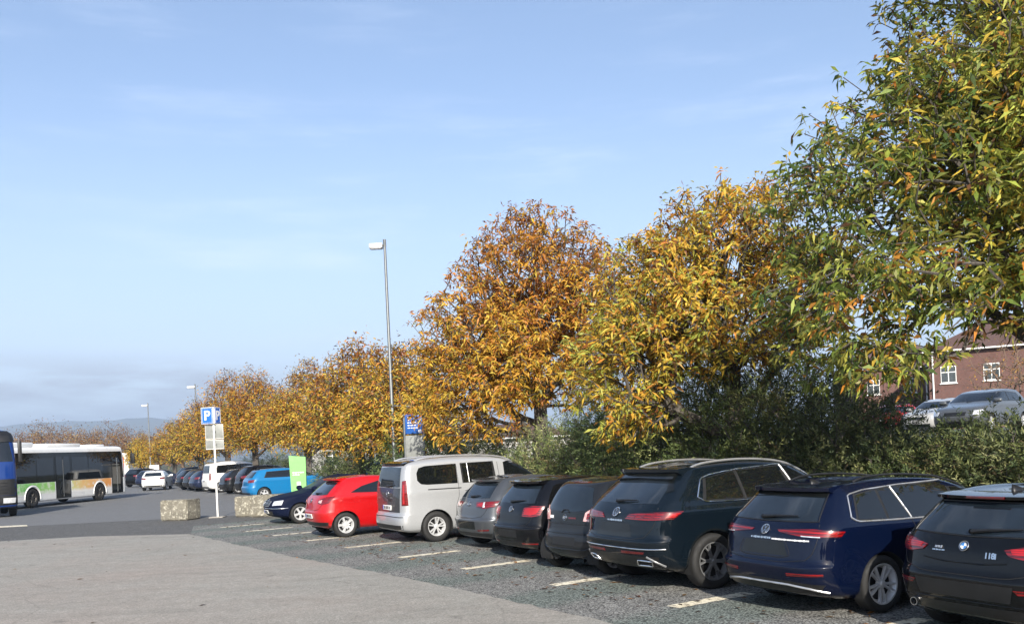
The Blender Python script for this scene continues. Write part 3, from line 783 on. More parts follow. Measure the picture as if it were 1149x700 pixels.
# ---- large dark suv
def big_suv():
    L = 4.88
    rear = [(.27, .36), (.35, .15), (.52, .03), (.69, .0), (.75, .045), (1.02, .09), (1.17, .20), (1.37, .44), (1.56, .69), (1.63, .80), (1.685, 1.5), (1.69, 2.0)]
    fr = [(.27, L - .3), (.35, L - .1), (.5, L - .01), (.68, L), (.82, L - .05), (1.0, L - .28), (1.17, L - 1.15), (1.4, L - 1.6), (1.60, L - 2.05), (1.635, L - 2.2), (1.68, L - 2.6), (1.69, L - 2.85)]
    c = Vehicle('sport_utility_vehicle', 'large black blue suv with silver roof rails and chrome window surround', 'car', L, rear, fr,
        [.86, .95, .985, .99, .99, .985, .955, .865, .755, .69, .44, .02], (1.33, 12.53), 62.5, PAINT['petrol'], (1.02, 3.92), .378, ROW_GROUP, crease=(1.06, .016, .06), tyre_w=.26)
    def side(sd):
        c.panel('window_frame', sd, [(.90, 1.20), (3.7, 1.16)], [(1.02, 1.50), (1.6, 1.585), (2.4, 1.615), (2.95, 1.59)], M['blackpl'], .0015, 40, 6)
        c.panel('quarter_window', sd, [(.96, 1.215), (1.62, 1.20)], [(1.07, 1.50), (1.58, 1.575)], M['glass'], .004)
        c.panel('door_window', sd, [(1.68, 1.20), (2.58, 1.185)], [(1.64, 1.578), (2.40, 1.603)], M['glass'], .004)
        c.panel('door_window', sd, [(2.70, 1.185), (3.62, 1.175)], [(2.52, 1.603), (2.93, 1.582)], M['glass'], .004)
        c.line('window_trim', sd, [(.83, 1.255), (.98, 1.505), (1.15, 1.55), (1.65, 1.60), (2.4, 1.63), (3.0, 1.60), (3.35, 1.45), (3.7, 1.24)], .012, M['chrome'], .003, 60)
        c.line('window_trim', sd, [(.83, 1.255), (.95, 1.19), (1.3, 1.178), (2.5, 1.162), (3.7, 1.15)], .012, M['chrome'], .003, 50)
        c.line('window_pillar_trim', sd, [(2.66, 1.17), (2.47, 1.62)], .013, M['satin'], .004, 10)
        c.line('window_pillar_trim', sd, [(1.65, 1.18), (1.61, 1.59)], .010, M['gap'], .004, 10)
        c.handle(sd, 1.86, 1.07, M['chrome']); c.handle(sd, 2.85, 1.06, M['chrome'])
        a = np.linspace(-.1, pi + .1, 30); R = .423
        c.line('wheel_arch_trim', sd, [(1.02 + (R + .022) * cos(q), max(.3, .378 + (R + .014) * sin(q))) for q in a], .014, M['glass_black'], -.006, 40)
    c.both(side)
    c.seam('R', [(1.50, .52), (1.56, .80), (1.72, .95), (1.66, 1.18)], [(2.62, .38), (2.66, .8), (2.62, 1.16)])
    c.panel('rear_window', 'B', [(-.74, 1.195), (0, 1.185), (.74, 1.195)], [(-.63, 1.53), (0, 1.55), (.63, 1.53)], M['rear_glass'], .004, 24, 8)
    c.spoiler(1.0, .60, 1.650, .69, PAINT['petrol'], .045, .09, .70, 1.53)
    c.panel('spoiler_shadow_band', 'B', [(-.66, 1.475), (0, 1.49), (.66, 1.475)], [(-.62, 1.56), (0, 1.585), (.62, 1.56)], M['glass_black'], .05, 22, 4, skirt=.05)  # black band forming the spoiler's tall rear face
    for sg in (1, -1):
        c.panel('spoiler_fin', 'C', [(sg * 44, 1.33), (sg * 50, 1.36)], [(sg * 45, 1.52), (sg * 49, 1.55)], M['glass_black'], .01, 8, 5)
        c.panel('tail_light', 'C', [(sg * 13, .99), (sg * 34, .985), (sg * 49, 1.0)], [(sg * 17, 1.055), (sg * 38, 1.085), (sg * 55.5, 1.092)], M['red_lens'], .012, 28, 6)
        for k in range(4):
            t = 20 + k * 7
            c.panel('tail_light_strip', 'C', [(sg * t, 1.005), (sg * (t + 3), 1.005)], [(sg * (t + 3), 1.05 + k * .006), (sg * (t + 6), 1.052 + k * .006)], M['red_dark'], .0145, 4, 4)
        c.panel('tail_light_strip', 'C', [(sg * 44, 1.015), (sg * 49, 1.02)], [(sg * 47, 1.066), (sg * 53, 1.072)], M['red_hot'], .0155, 6, 4)
        c.panel('reflector', 'B', [(sg * .20, .525), (sg * .66, .535)], [(sg * .22, .56), (sg * .68, .562)], M['red_dark'], .008, 12, 3)
        c.line('exhaust_trim', 'B', [(sg * .46, .375), (sg * .72, .375), (sg * .76, .44), (sg * .52, .45)], .012, M['chrome'], .012, 30, closed=True)
        c.panel('exhaust_bore', 'B', [(sg * .48, .385), (sg * .71, .385)], [(sg * .54, .438), (sg * .74, .432)], M['gap'], .008, 6, 3)
        c.line('bumper_corner_trim', 'B', [(sg * .70, .50), (sg * .80, .435), (sg * .86, .37)], .016, M['alloy_mid'], .004, 12)
        c.line('bumper_trim', 'B', [(sg * .0, .60), (sg * .5, .60), (sg * .93, .605)], .009, M['chrome'], .004, 24)
    c.panel('lower_bumper', 'B', [(-.80, .335), (0, .325), (.80, .335)], [(-.86, .50), (0, .505), (.86, .50)], M['blackpl'], .004, 30, 5)
    c.panel('plate_recess', 'B', [(-.42, .745), (.42, .745)], [(-.36, .93), (.36, .93)], M['glass_black'], .002, 16, 5)
    c.seam('B', [(-.78, 1.15), (-.84, 1.0), (-.70, .76), (-.4, .715), (.4, .715), (.70, .76), (.84, 1.0), (.78, 1.15)])
    c.emblem('vw', 0, 1.075, .075); marks(c, 'B', -.18, .18, .965, .028, M['chrome'])
    c.wiper(.12, 1.205, -.34, 1.225)
    c.rails(.98, 3.25, .60, M['satin'], .017, .028); c.mirrors(3.3, 1.18); c.antenna(.98)
    c.add_wheels('y', .262, spokes=6, mat='alloy_mid')
    return c
big_suv()

# ---- black compact at the frame edge
def black_compact():
    L = 4.33
    rear = [(.20, .32), (.27, .12), (.42, .03), (.62, .0), (.70, .04), (.90, .085), (1.02, .17), (1.18, .33), (1.33, .50), (1.375, .60), (1.41, 1.1), (1.415, 1.6)]
    c = Vehicle('compact_car', 'black compact car cut off by the right edge of the photo, with a round badge', 'car', L, rear, front_of(L, 1.41, (.98, L - 1.25), .82, (1.35, L - 2.15)),
        [.76, .84, .875, .883, .883, .875, .845, .755, .65, .59, .36, .02], (4.14, 8.38), 65.0, PAINT['black'], (.78, 3.47), .325, ROW_GROUP, crease=(.94, .012, .045))
    def side(sd):
        c.panel('window_frame', sd, [(.95, 1.035), (3.05, .985)], [(1.05, 1.27), (1.9, 1.36), (2.45, 1.345)], M['blackpl'], .0015, 30, 6)
        c.panel('door_window', sd, [(1.0, 1.05), (1.95, 1.02)], [(1.12, 1.265), (1.85, 1.348)], M['glass'], .004)
        c.panel('door_window', sd, [(2.03, 1.02), (3.0, 1.0)], [(1.95, 1.35), (2.42, 1.335)], M['glass'], .004)
        c.handle(sd, 1.4, .90, PAINT['black'])
    c.both(side)
    c.panel('rear_window', 'B', [(-.66, 1.035), (0, 1.02), (.66, 1.035)], [(-.56, 1.30), (0, 1.315), (.56, 1.30)], M['rear_glass'], .004, 24, 8)
    c.line('rear_window_seal', 'B', [(-.68, 1.03), (0, 1.012), (.68, 1.03), (.575, 1.315), (-.575, 1.315)], .008, M['blackpl'], .001, 60, closed=True)
    c.spoiler(.78, .42, 1.375, .60, PAINT['black'], .03, .07, .52, 1.32)
    MB().box((.412 - L / 2, 0, 1.362), (.02, .40, .022), bev=.004).build('high_brake_light', M['red_lens'], c.root)
    for sg in (1, -1):
        c.panel('tail_light', 'C', [(sg * 22.5, .865), (sg * 30, .835), (sg * 42, .84), (sg * 46.5, .88)], [(sg * 20.5, .915), (sg * 30, .955), (sg * 42, .985), (sg * 46, .975)], M['red_lens'], .012, 24, 7)
        c.panel('tail_light_strip', 'C', [(sg * 24, .885), (sg * 37, .865)], [(sg * 23, .925), (sg * 36.5, .95)], M['red_hot'], .0165, 14, 4)
        c.panel('tail_light_strip', 'C', [(sg * 39.5, .87), (sg * 44.5, .89)], [(sg * 39, .955), (sg * 44, .96)], M['red_dark'], .0165, 6, 4)
        c.panel('reflector', 'B', [(sg * .56, .535), (sg * .83, .55)], [(sg * .52, .575), (sg * .82, .58)], M['red_lens'], .006, 12, 3)
    c.panel('bumper_panel', 'B', [(-.48, .45), (.48, .45)], [(-.52, .60), (.52, .60)], M['blackpl'], .0025, 16, 5)
    c.panel('lower_bumper', 'B', [(-.72, .285), (.72, .285)], [(-.78, .385), (.78, .385)], M['blackpl'], .004, 26, 5)
    c.line('bumper_crease', 'B', [(-.82, .40), (-.5, .42), (.5, .42), (.82, .40)], .006, PAINT['black'], .001, 30)
    c.seam('B', [(.70, 1.0), (.76, .86), (.70, .72), (.45, .665), (-.45, .665), (-.70, .72), (-.76, .86), (-.70, 1.0)])
    c.line('tailgate_ridge', 'B', [(-.44, .80), (-.2, .775), (.2, .775), (.44, .80)], .009, PAINT['black'], -.002, 24)
    c.emblem('round4', 0, .925, .052)
    badge_text(c, '118i', 'B', -.285, .855, .075, M['chrome'])
    marks(c, 'B', .33, .20, .872, .016, M['chrome']); marks(c, 'B', .30, .24, .90, .026, M['satin'])
    c.wiper(-.02, 1.045, -.50, 1.085); c.pipes((.57, .335), r=.042)
    c.antenna(.92, 1.15); c.mirrors(2.75, .97); c.add_wheels('double', .225)
    return c
black_compact()

# ---- black hatchback with square lamps
def black_hatch():
    L = 3.97
    rear = [(.2, .3), (.26, .12), (.42, .02), (.60, .0), (.655, .05), (.88, .10), (1.02, .17), (1.2, .30), (1.36, .45), (1.41, .54), (1.445, 1.1), (1.45, 1.5)]
    c = Vehicle('hatchback', 'black hatchback with glowing square red tail lamps and chrome window edge', 'car', L, rear, front_of(L, 1.45, (1.0, L - 1.0), .83, (1.38, L - 1.75)),
        [.74, .81, .838, .841, .841, .835, .81, .73, .63, .57, .35, .02], (-.17, 16.17), 60.2, PAINT['soot'], (.66, 3.13), .305, ROW_GROUP, crease=(.95, .012, .05))
    def side(sd):
        c.panel('window_frame', sd, [(.72, 1.07), (2.9, 1.0)], [(.98, 1.31), (1.7, 1.39), (2.25, 1.375)], M['blackpl'], .0015, 30, 6)
        c.panel('quarter_window', sd, [(.78, 1.085), (1.12, 1.06)], [(1.0, 1.30), (1.14, 1.335)], M['glass'], .004)
        c.panel('door_window', sd, [(1.18, 1.06), (1.88, 1.03)], [(1.20, 1.34), (1.80, 1.377)], M['glass'], .004)
        c.panel('door_window', sd, [(1.95, 1.03), (2.85, 1.015)], [(1.88, 1.378), (2.22, 1.365)], M['glass'], .004)
        c.line('window_trim', sd, [(.95, 1.32), (.68, 1.10), (.74, 1.055), (1.15, 1.04)], .009, M['satin'], .003, 30)
        c.line('window_trim', sd, [(1.15, 1.05), (1.17, 1.345)], .009, M['satin'], .004, 8)
        c.handle(sd, 1.28, .93, PAINT['soot'])
    c.both(side)
    c.panel('rear_window', 'B', [(-.63, 1.04), (0, 1.03), (.63, 1.04)], [(-.54, 1.33), (0, 1.345), (.54, 1.33)], M['rear_glass'], .004, 22, 8)
    c.spoiler(.72, .34, 1.41, .55, PAINT['soot'], .035, .06, .47, 1.345)
    for sg in (1, -1):
        c.panel('tail_light', 'C', [(sg * 21, .815), (sg * 31, .80), (sg * 39, .83)], [(sg * 22, .955), (sg * 32, .995), (sg * 43, .985)], M['red_lens'], .012, 18, 8)
        c.panel('tail_light_strip', 'C', [(sg * 23.5, .845), (sg * 31, .83), (sg * 36, .86)], [(sg * 24, .935), (sg * 32, .965), (sg * 39.5, .955)], M['red_hot'], .017, 12, 5)
        c.panel('reflector', 'B', [(sg * .42, .315), (sg * .74, .325)], [(sg * .42, .345), (sg * .75, .352)], M['red_lens'], .006, 12, 3)
    c.seam('B', [(.66, 1.0), (.70, .88), (.58, .67), (.3, .64), (-.3, .64), (-.58, .67), (-.70, .88), (-.66, 1.0)])
    c.panel('lower_bumper', 'B', [(-.70, .275), (.70, .275)], [(-.76, .36), (.76, .36)], M['blackpl'], .003, 24, 4)
    c.panel('plate_recess', 'B', [(-.32, .435), (.32, .435)], [(-.32, .565), (.32, .565)], M['blackpl'], .002, 10, 4)
    c.seam('R', [(1.20, .40), (1.18, .65), (1.42, .9), (1.40, 1.03)], [(1.9, .32), (1.92, .7), (1.9, 1.02)])
    c.line('bumper_seam', 'C', [(-40, .635), (0, .64), (40, .635)], .004, M['gap'], -.001, 40)
    c.emblem('vw', 0, .93, .06); c.wiper(.06, 1.05, -.38, 1.08); c.add_wheels('star', .205); c.mirrors(2.6, 1.0)
black_hatch()

# ---- small city car with pale lamps and tall glass hatch
def city_car():
    L = 3.43
    rear = [(.21, .2), (.28, .07), (.42, .0), (.58, .01), (.68, .045), (.86, .07), (.98, .095), (1.18, .19), (1.36, .31), (1.42, .40), (1.46, .9), (1.465, 1.3)]
    c = Vehicle('city_car', 'small charcoal city car with a tall curved glass tailgate and pale pinkish tail lamps', 'car', L, rear, front_of(L, 1.46, (1.02, L - .85), .86, (1.39, L - 1.45)),
        [.72, .79, .81, .813, .81, .80, .775, .70, .60, .53, .32, .02], (.74, 14.3), 58., PAINT['graphite'], (.43, 2.77), .285, ROW_GROUP, crease=(.60, .014, .08), nr=3.2)
    c.panel('rear_window', 'B', [(-.60, 1.02), (-.3, .985), (0, .975), (.3, .985), (.60, 1.02)], [(-.46, 1.345), (-.2, 1.375), (0, 1.38), (.2, 1.375), (.46, 1.345)], M['rear_glass'], .005, 24, 9)
    c.panel('tailgate_panel', 'B', [(-.50, .80), (.50, .80)], [(-.58, .975), (-.3, .965), (0, .955), (.3, .965), (.58, .975)], M['glass_black'], .004, 20, 5)
    c.line('tailgate_edge', 'B', [(-.52, .785), (.52, .785)], .007, M['blackpl'], .002, 20)
    c.line('window_arch', 'B', [(-.10, .965), (-.06, 1.0), (0, 1.01), (.06, 1.0), (.10, .965)], .012, M['blackpl'], .008, 14)
    for sg in (1, -1):
        c.panel('tail_light', 'C', [(sg * 22.5, .84), (sg * 30, .83), (sg * 38, .87)], [(sg * 24.5, .97), (sg * 32, 1.06), (sg * 38, 1.05)], M['lens_pink'], .014, 12, 8)
        c.panel('tail_light_strip', 'C', [(sg * 25.5, .87), (sg * 29, .87)], [(sg * 26.5, .96), (sg * 30, .97)], M['red_lens'], .019, 6, 5)
        c.panel('tail_light_strip', 'C', [(sg * 32, .90), (sg * 36, .92)], [(sg * 32.5, 1.0), (sg * 36, 1.0)], M['lens_clear'], .019, 5, 4)
    c.line('bumper_crease', 'B', [(-.62, .42), (-.60, .60), (-.52, .64), (.52, .64), (.60, .60), (.62, .42), (.5, .385), (-.5, .385)], .012, PAINT['graphite'], .0, 60, closed=True)
    c.panel('plate_recess', 'B', [(-.30, .45), (.30, .45)], [(-.30, .575), (.30, .575)], M['blackpl'], .003, 10, 4)
    c.panel('high_brake_light', 'T', [(.42, -.2), (.42, .2)], [(.50, -.2), (.50, .2)], M['red_dark'], .008, 10, 3)
    def side(sd):
        c.panel('window_frame', sd, [(.62, 1.06), (2.5, 1.0)], [(.72, 1.28), (1.4, 1.38), (1.95, 1.375)], M['blackpl'], .0015, 26, 6)
        c.panel('door_window', sd, [(.68, 1.075), (1.28, 1.045)], [(.78, 1.27), (1.24, 1.35)], M['glass'], .004)
        c.panel('door_window', sd, [(1.36, 1.045), (2.42, 1.02)], [(1.32, 1.36), (1.92, 1.36)], M['glass'], .004)
    c.both(side)
    c.emblem('ovals', 0, .885, .05); marks(c, 'B', .43, .30, .885, .06, M['mark_white']); marks(c, 'B', -.12, -.28, .88, .03, M['red_dark'])
    c.add_wheels('cover', .18); c.mirrors(2.2, 1.02)
city_car()

# ---- grey hatchback
def grey_hatch():
    L = 4.06
    rear = [(.2, .3), (.26, .12), (.42, .03), (.60, .0), (.655, .045), (.88, .09), (1.02, .18), (1.2, .34), (1.35, .50), (1.40, .58), (1.435, 1.1), (1.44, 1.5)]
    c = Vehicle('hatchback', 'steel grey hatchback with pointed red tail lamps, parked beside the silver van', 'car', L, rear, front_of(L, 1.44, (1.0, L - 1.05), .82, (1.37, L - 1.85)),
        [.74, .81, .84, .845, .845, .838, .81, .72, .62, .56, .34, .02], (-1.03, 18.34), 60.6, PAINT['grey'], (.76, 3.23), .305, ROW_GROUP, crease=(.93, .02, .05))
    def side(sd):
        c.panel('window_frame', sd, [(.78, 1.06), (2.95, 1.0)], [(1.0, 1.30), (1.7, 1.38), (2.25, 1.365)], M['blackpl'], .0015, 30, 6)
        c.panel('door_window', sd, [(.85, 1.08), (1.85, 1.03)], [(1.08, 1.30), (1.78, 1.367)], M['glass'], .004)
        c.panel('door_window', sd, [(1.93, 1.03), (2.9, 1.015)], [(1.86, 1.37), (2.22, 1.355)], M['glass'], .004)
    c.both(side)
    c.panel('rear_window', 'B', [(-.63, 1.045), (0, 1.035), (.63, 1.045)], [(-.54, 1.32), (0, 1.335), (.54, 1.32)], M['rear_glass'], .004, 22, 8)
    c.spoiler(.76, .40, 1.40, .54, PAINT['grey'], .035, .06, .52, 1.335)
    for sg in (1, -1):
        c.panel('tail_light', 'C', [(sg * 18, .875), (sg * 30, .845), (sg * 40, .87)], [(sg * 16, .955), (sg * 30, .975), (sg * 45, .985)], M['red_lens'], .012, 20, 6)
        c.panel('tail_light_strip', 'C', [(sg * 28, .865), (sg * 30, .865)], [(sg * 28, .96), (sg * 30, .965)], M['lens_clear'], .017, 3, 4)
        c.panel('tail_light_strip', 'C', [(sg * 20, .895), (sg * 27, .88)], [(sg * 20, .935), (sg * 27, .945)], M['red_hot'], .017, 8, 4)
        c.panel('reflector', 'B', [(sg * .44, .39), (sg * .72, .40)], [(sg * .44, .415), (sg * .73, .43)], M['red_dark'], .006, 10, 3)
    c.seam('B', [(.66, 1.0), (.70, .88), (.58, .69), (.3, .645), (-.3, .645), (-.58, .69), (-.70, .88), (-.66, 1.0)])
    c.panel('bumper_panel', 'B', [(-.36, .42), (.36, .42)], [(-.38, .58), (.38, .58)], M['glass_black'], .003, 12, 4)
    c.panel('lower_bumper', 'B', [(-.70, .27), (.70, .27)], [(-.76, .35), (.76, .35)], M['blackpl'], .003, 24, 4)
    c.seam('R', [(1.30, .40), (1.28, .65), (1.55, .9), (1.50, 1.02)], [(1.9, .32), (1.92, .7), (1.88, 1.02)])
    c.handle('R', 1.35, .93, PAINT['grey'])
    c.emblem('s', 0, .92, .055); c.wiper(.04, 1.055, -.30, 1.085); c.add_wheels('star', .205); c.antenna(.9); c.mirrors(2.65, 1.0)
grey_hatch()

# ---- silver compact van
def silver_van():
    L = 4.80
    rear = [(.25, .2), (.31, .05), (.46, .0), (.63, .02), (.67, .055), (1.02, .065), (1.27, .09), (1.52, .13), (1.74, .20), (1.80, .29), (1.875, .8), (1.885, 1.3)]
    fr = [(.24, L - .25), (.3, L - .08), (.46, L), (.66, L), (.84, L - .04), (1.02, L - .25), (1.27, L - 1.0), (1.52, L - 1.35), (1.74, L - 1.8), (1.80, L - 2.0), (1.87, L - 2.5), (1.88, L - 2.9)]
    c = Vehicle('compact_van', 'silver white compact van with roof rails, tall tail lamps and long side windows', 'van', L, rear, fr,
        [.82, .89, .92, .924, .924, .918, .905, .86, .81, .75, .5, .02], (-2.97, 20.45), 61.5, PAINT['silver'], (.88, 3.80), .345, ROW_GROUP, nr=5.5, cr=[.4] * 6 + [.34, .30, .26, .26, .3, .3], crease=(1.12, .010, .06), flare=.03)
    def side(sd):
        c.panel('quarter_window', sd, [(.46, 1.40), (.54, 1.315), (.70, 1.295), (1.44, 1.29)], [(.46, 1.56), (.52, 1.675), (.68, 1.715), (1.44, 1.735)], M['glass'], .005, 24, 8)
        c.panel('window_frame', sd, [(1.46, 1.285), (2.44, 1.28)], [(1.46, 1.74), (2.40, 1.75)], M['blackpl'], .002, 16, 6)
        c.panel('door_pillar', sd, [(1.46, 1.285), (1.56, 1.285)], [(1.46, 1.738), (1.54, 1.74)], PAINT['silver'], .006, 4, 6)
        c.panel('door_window', sd, [(1.60, 1.30), (1.72, 1.30)], [(1.58, 1.725), (1.70, 1.728)], M['glass'], .006, 6, 6)
        c.panel('door_window', sd, [(1.75, 1.30), (2.36, 1.30)], [(1.73, 1.728), (2.36, 1.735)], M['glass'], .006, 14, 6)
        c.line('window_divider', sd, [(1.735, 1.295), (1.715, 1.73)], .010, M['satin'], .006, 8)
        c.panel('door_window', sd, [(2.66, 1.33), (2.72, 1.30), (3.66, 1.285)], [(2.66, 1.71), (2.74, 1.735), (2.98, 1.735)], M['glass'], .006, 18, 7)
        c.line('sliding_door_rail', sd, [(.70, 1.185), (1.52, 1.18)], .012, M['blackpl'], .0, 16)
        c.handle(sd, 1.60, 1.13, PAINT['silver']); c.handle(sd, 2.7, 1.12, PAINT['silver'])
        c.panel('side_protector', sd, [(1.45, .42), (2.9, .42)], [(1.45, .52), (2.9, .52)], M['blackpl'], .008, 24, 3)
    c.both(side)
    c.seam('R', [(1.34, .34), (1.38, .8), (1.46, 1.0), (1.45, 1.72)], [(2.52, .34), (2.54, 1.1), (2.50, 1.73)], [(1.34, .34), (2.52, .34)])
    c.panel('tailgate_panel', 'B', [(-.70, .70), (.70, .70)], [(-.72, 1.25), (.72, 1.25)], PAINT['mid'], .004, 20, 7)  # shade and dark reflection on the silver tailgate, put into a darker grey
    c.panel('rear_window', 'B', [(-.70, 1.27), (0, 1.26), (.70, 1.27)], [(-.64, 1.70), (0, 1.72), (.64, 1.70)], M['rear_glass'], .006, 20, 8)
    for sg in (1, -1):
        c.panel('tail_light', 'C', [(sg * 35.5, .86), (sg * 42, .86)], [(sg * 36, 1.40), (sg * 41, 1.42)], M['red_lens'], .014, 8, 14)
        c.panel('tail_light_strip', 'C', [(sg * 37, .90), (sg * 39, .90)], [(sg * 37.5, 1.32), (sg * 39, 1.32)], M['red_hot'], .019, 4, 10)
    c.panel('lower_bumper', 'B', [(-.80, .32), (.80, .32)], [(-.84, .42), (.84, .42)], M['blackpl'], .003, 24, 4)
    c.line('bumper_crease', 'B', [(-.84, .60), (0, .61), (.84, .60)], .01, M['blackpl'], .0, 24)
    c.plate('B', .80, .014); c.emblem('ovals', 0, 1.12, .07); c.wiper(.0, 1.285, -.42, 1.31)
    c.spoiler(.5, .16, 1.80, .70, M['glass_black'], .04, .05, .24, 1.74)
    c.rails(.5, 3.0, .62, M['satin'], .018, .03); c.mirrors(3.25, 1.25, M['blackpl'])
    c.add_wheels('double', .215)
silver_van()

# ---- red three-door hatchback
def red_hatch():
    L = 4.02
    rear = [(.22, .3), (.29, .12), (.44, .03), (.62, .0), (.69, .025), (.92, .08), (1.06, .20), (1.23, .40), (1.38, .60), (1.44, .70), (1.475, 1.2), (1.48, 1.6)]
    c = Vehicle('hatchback', 'bright red three door hatchback with a sweeping side window, left of the silver van', 'car', L, rear, front_of(L, 1.48, (1.02, L - .95), .85, (1.40, L - 1.7)),
        [.76, .83, .866, .87, .87, .862, .83, .74, .63, .56, .35, .02], (-5.21, 22.56), 60., PAINT['red'], (.67, 3.18), .31, ROW_GROUP, crease=(.98, .022, .055), flare=.03, nr=3.0)
    def side(sd):
        c.panel('side_window', sd, [(.84, 1.10), (1.2, 1.085), (1.72, 1.07)], [(.845, 1.105), (1.15, 1.245), (1.70, 1.375)], M['glass'], .005, 26, 7)
        c.panel('door_window', sd, [(1.77, 1.068), (2.98, 1.035)], [(1.75, 1.385), (2.1, 1.40), (2.35, 1.38)], M['glass'], .005, 26, 7)
        c.line('window_pillar', sd, [(1.745, 1.065), (1.725, 1.39)], .014, M['blackpl'], .003, 8)
        c.handle(sd, 1.84, .97, PAINT['red'])
    c.both(side)
    c.seam('R', [(1.70, .36), (1.66, .8), (1.72, 1.06)], [(1.70, .36), (2.6, .33)])
    c.panel('rear_window', 'B', [(-.62, 1.075), (-.3, 1.055), (.3, 1.055), (.62, 1.075)], [(-.50, 1.36), (0, 1.375), (.50, 1.36)], M['rear_glass'], .005, 22, 8)
    c.spoiler(.90, .50, 1.445, .53, PAINT['red'], .03, .08, .62, 1.385)
    for sg in (1, -1):
        c.panel('tail_light', 'C', [(sg * 23, .87), (sg * 31, .835), (sg * 40, .87)], [(sg * 23, .94), (sg * 32, 1.0), (sg * 47, 1.035)], M['red_lens'], .013, 20, 7)
        c.panel('tail_light_strip', 'C', [(sg * 25, .885), (sg * 30, .87)], [(sg * 25, .93), (sg * 31, .95)], M['lens_pink'], .018, 6, 4)
    c.seam('B', [(.66, 1.03), (.66, .86), (.5, .70), (-.5, .70), (-.66, .86), (-.66, 1.03)])
    c.line('tailgate_ridge', 'B', [(-.58, .74), (-.3, .70), (.3, .70), (.58, .74)], .012, PAINT['red'], -.002, 24)
    c.panel('lower_bumper', 'B', [(-.72, .30), (.72, .30)], [(-.78, .40), (.78, .40)], M['blackpl'], .003, 24, 4)
    c.plate('B', .55, .012); c.emblem('bolt', 0, .93, .06); c.wiper(.0, 1.085, -.34, 1.105)
    p, n = c.at('R', .98, .93); MB().lathe([(0, .004), (.075, .004), (.08, 0)], 'Y', (p.x, p.y - .004, p.z), 20).build('fuel_flap', PAINT['red'], c.root)
    c.add_wheels('cover', .205, wide=1.2); c.mirrors(2.7, 1.03)
red_hatch()

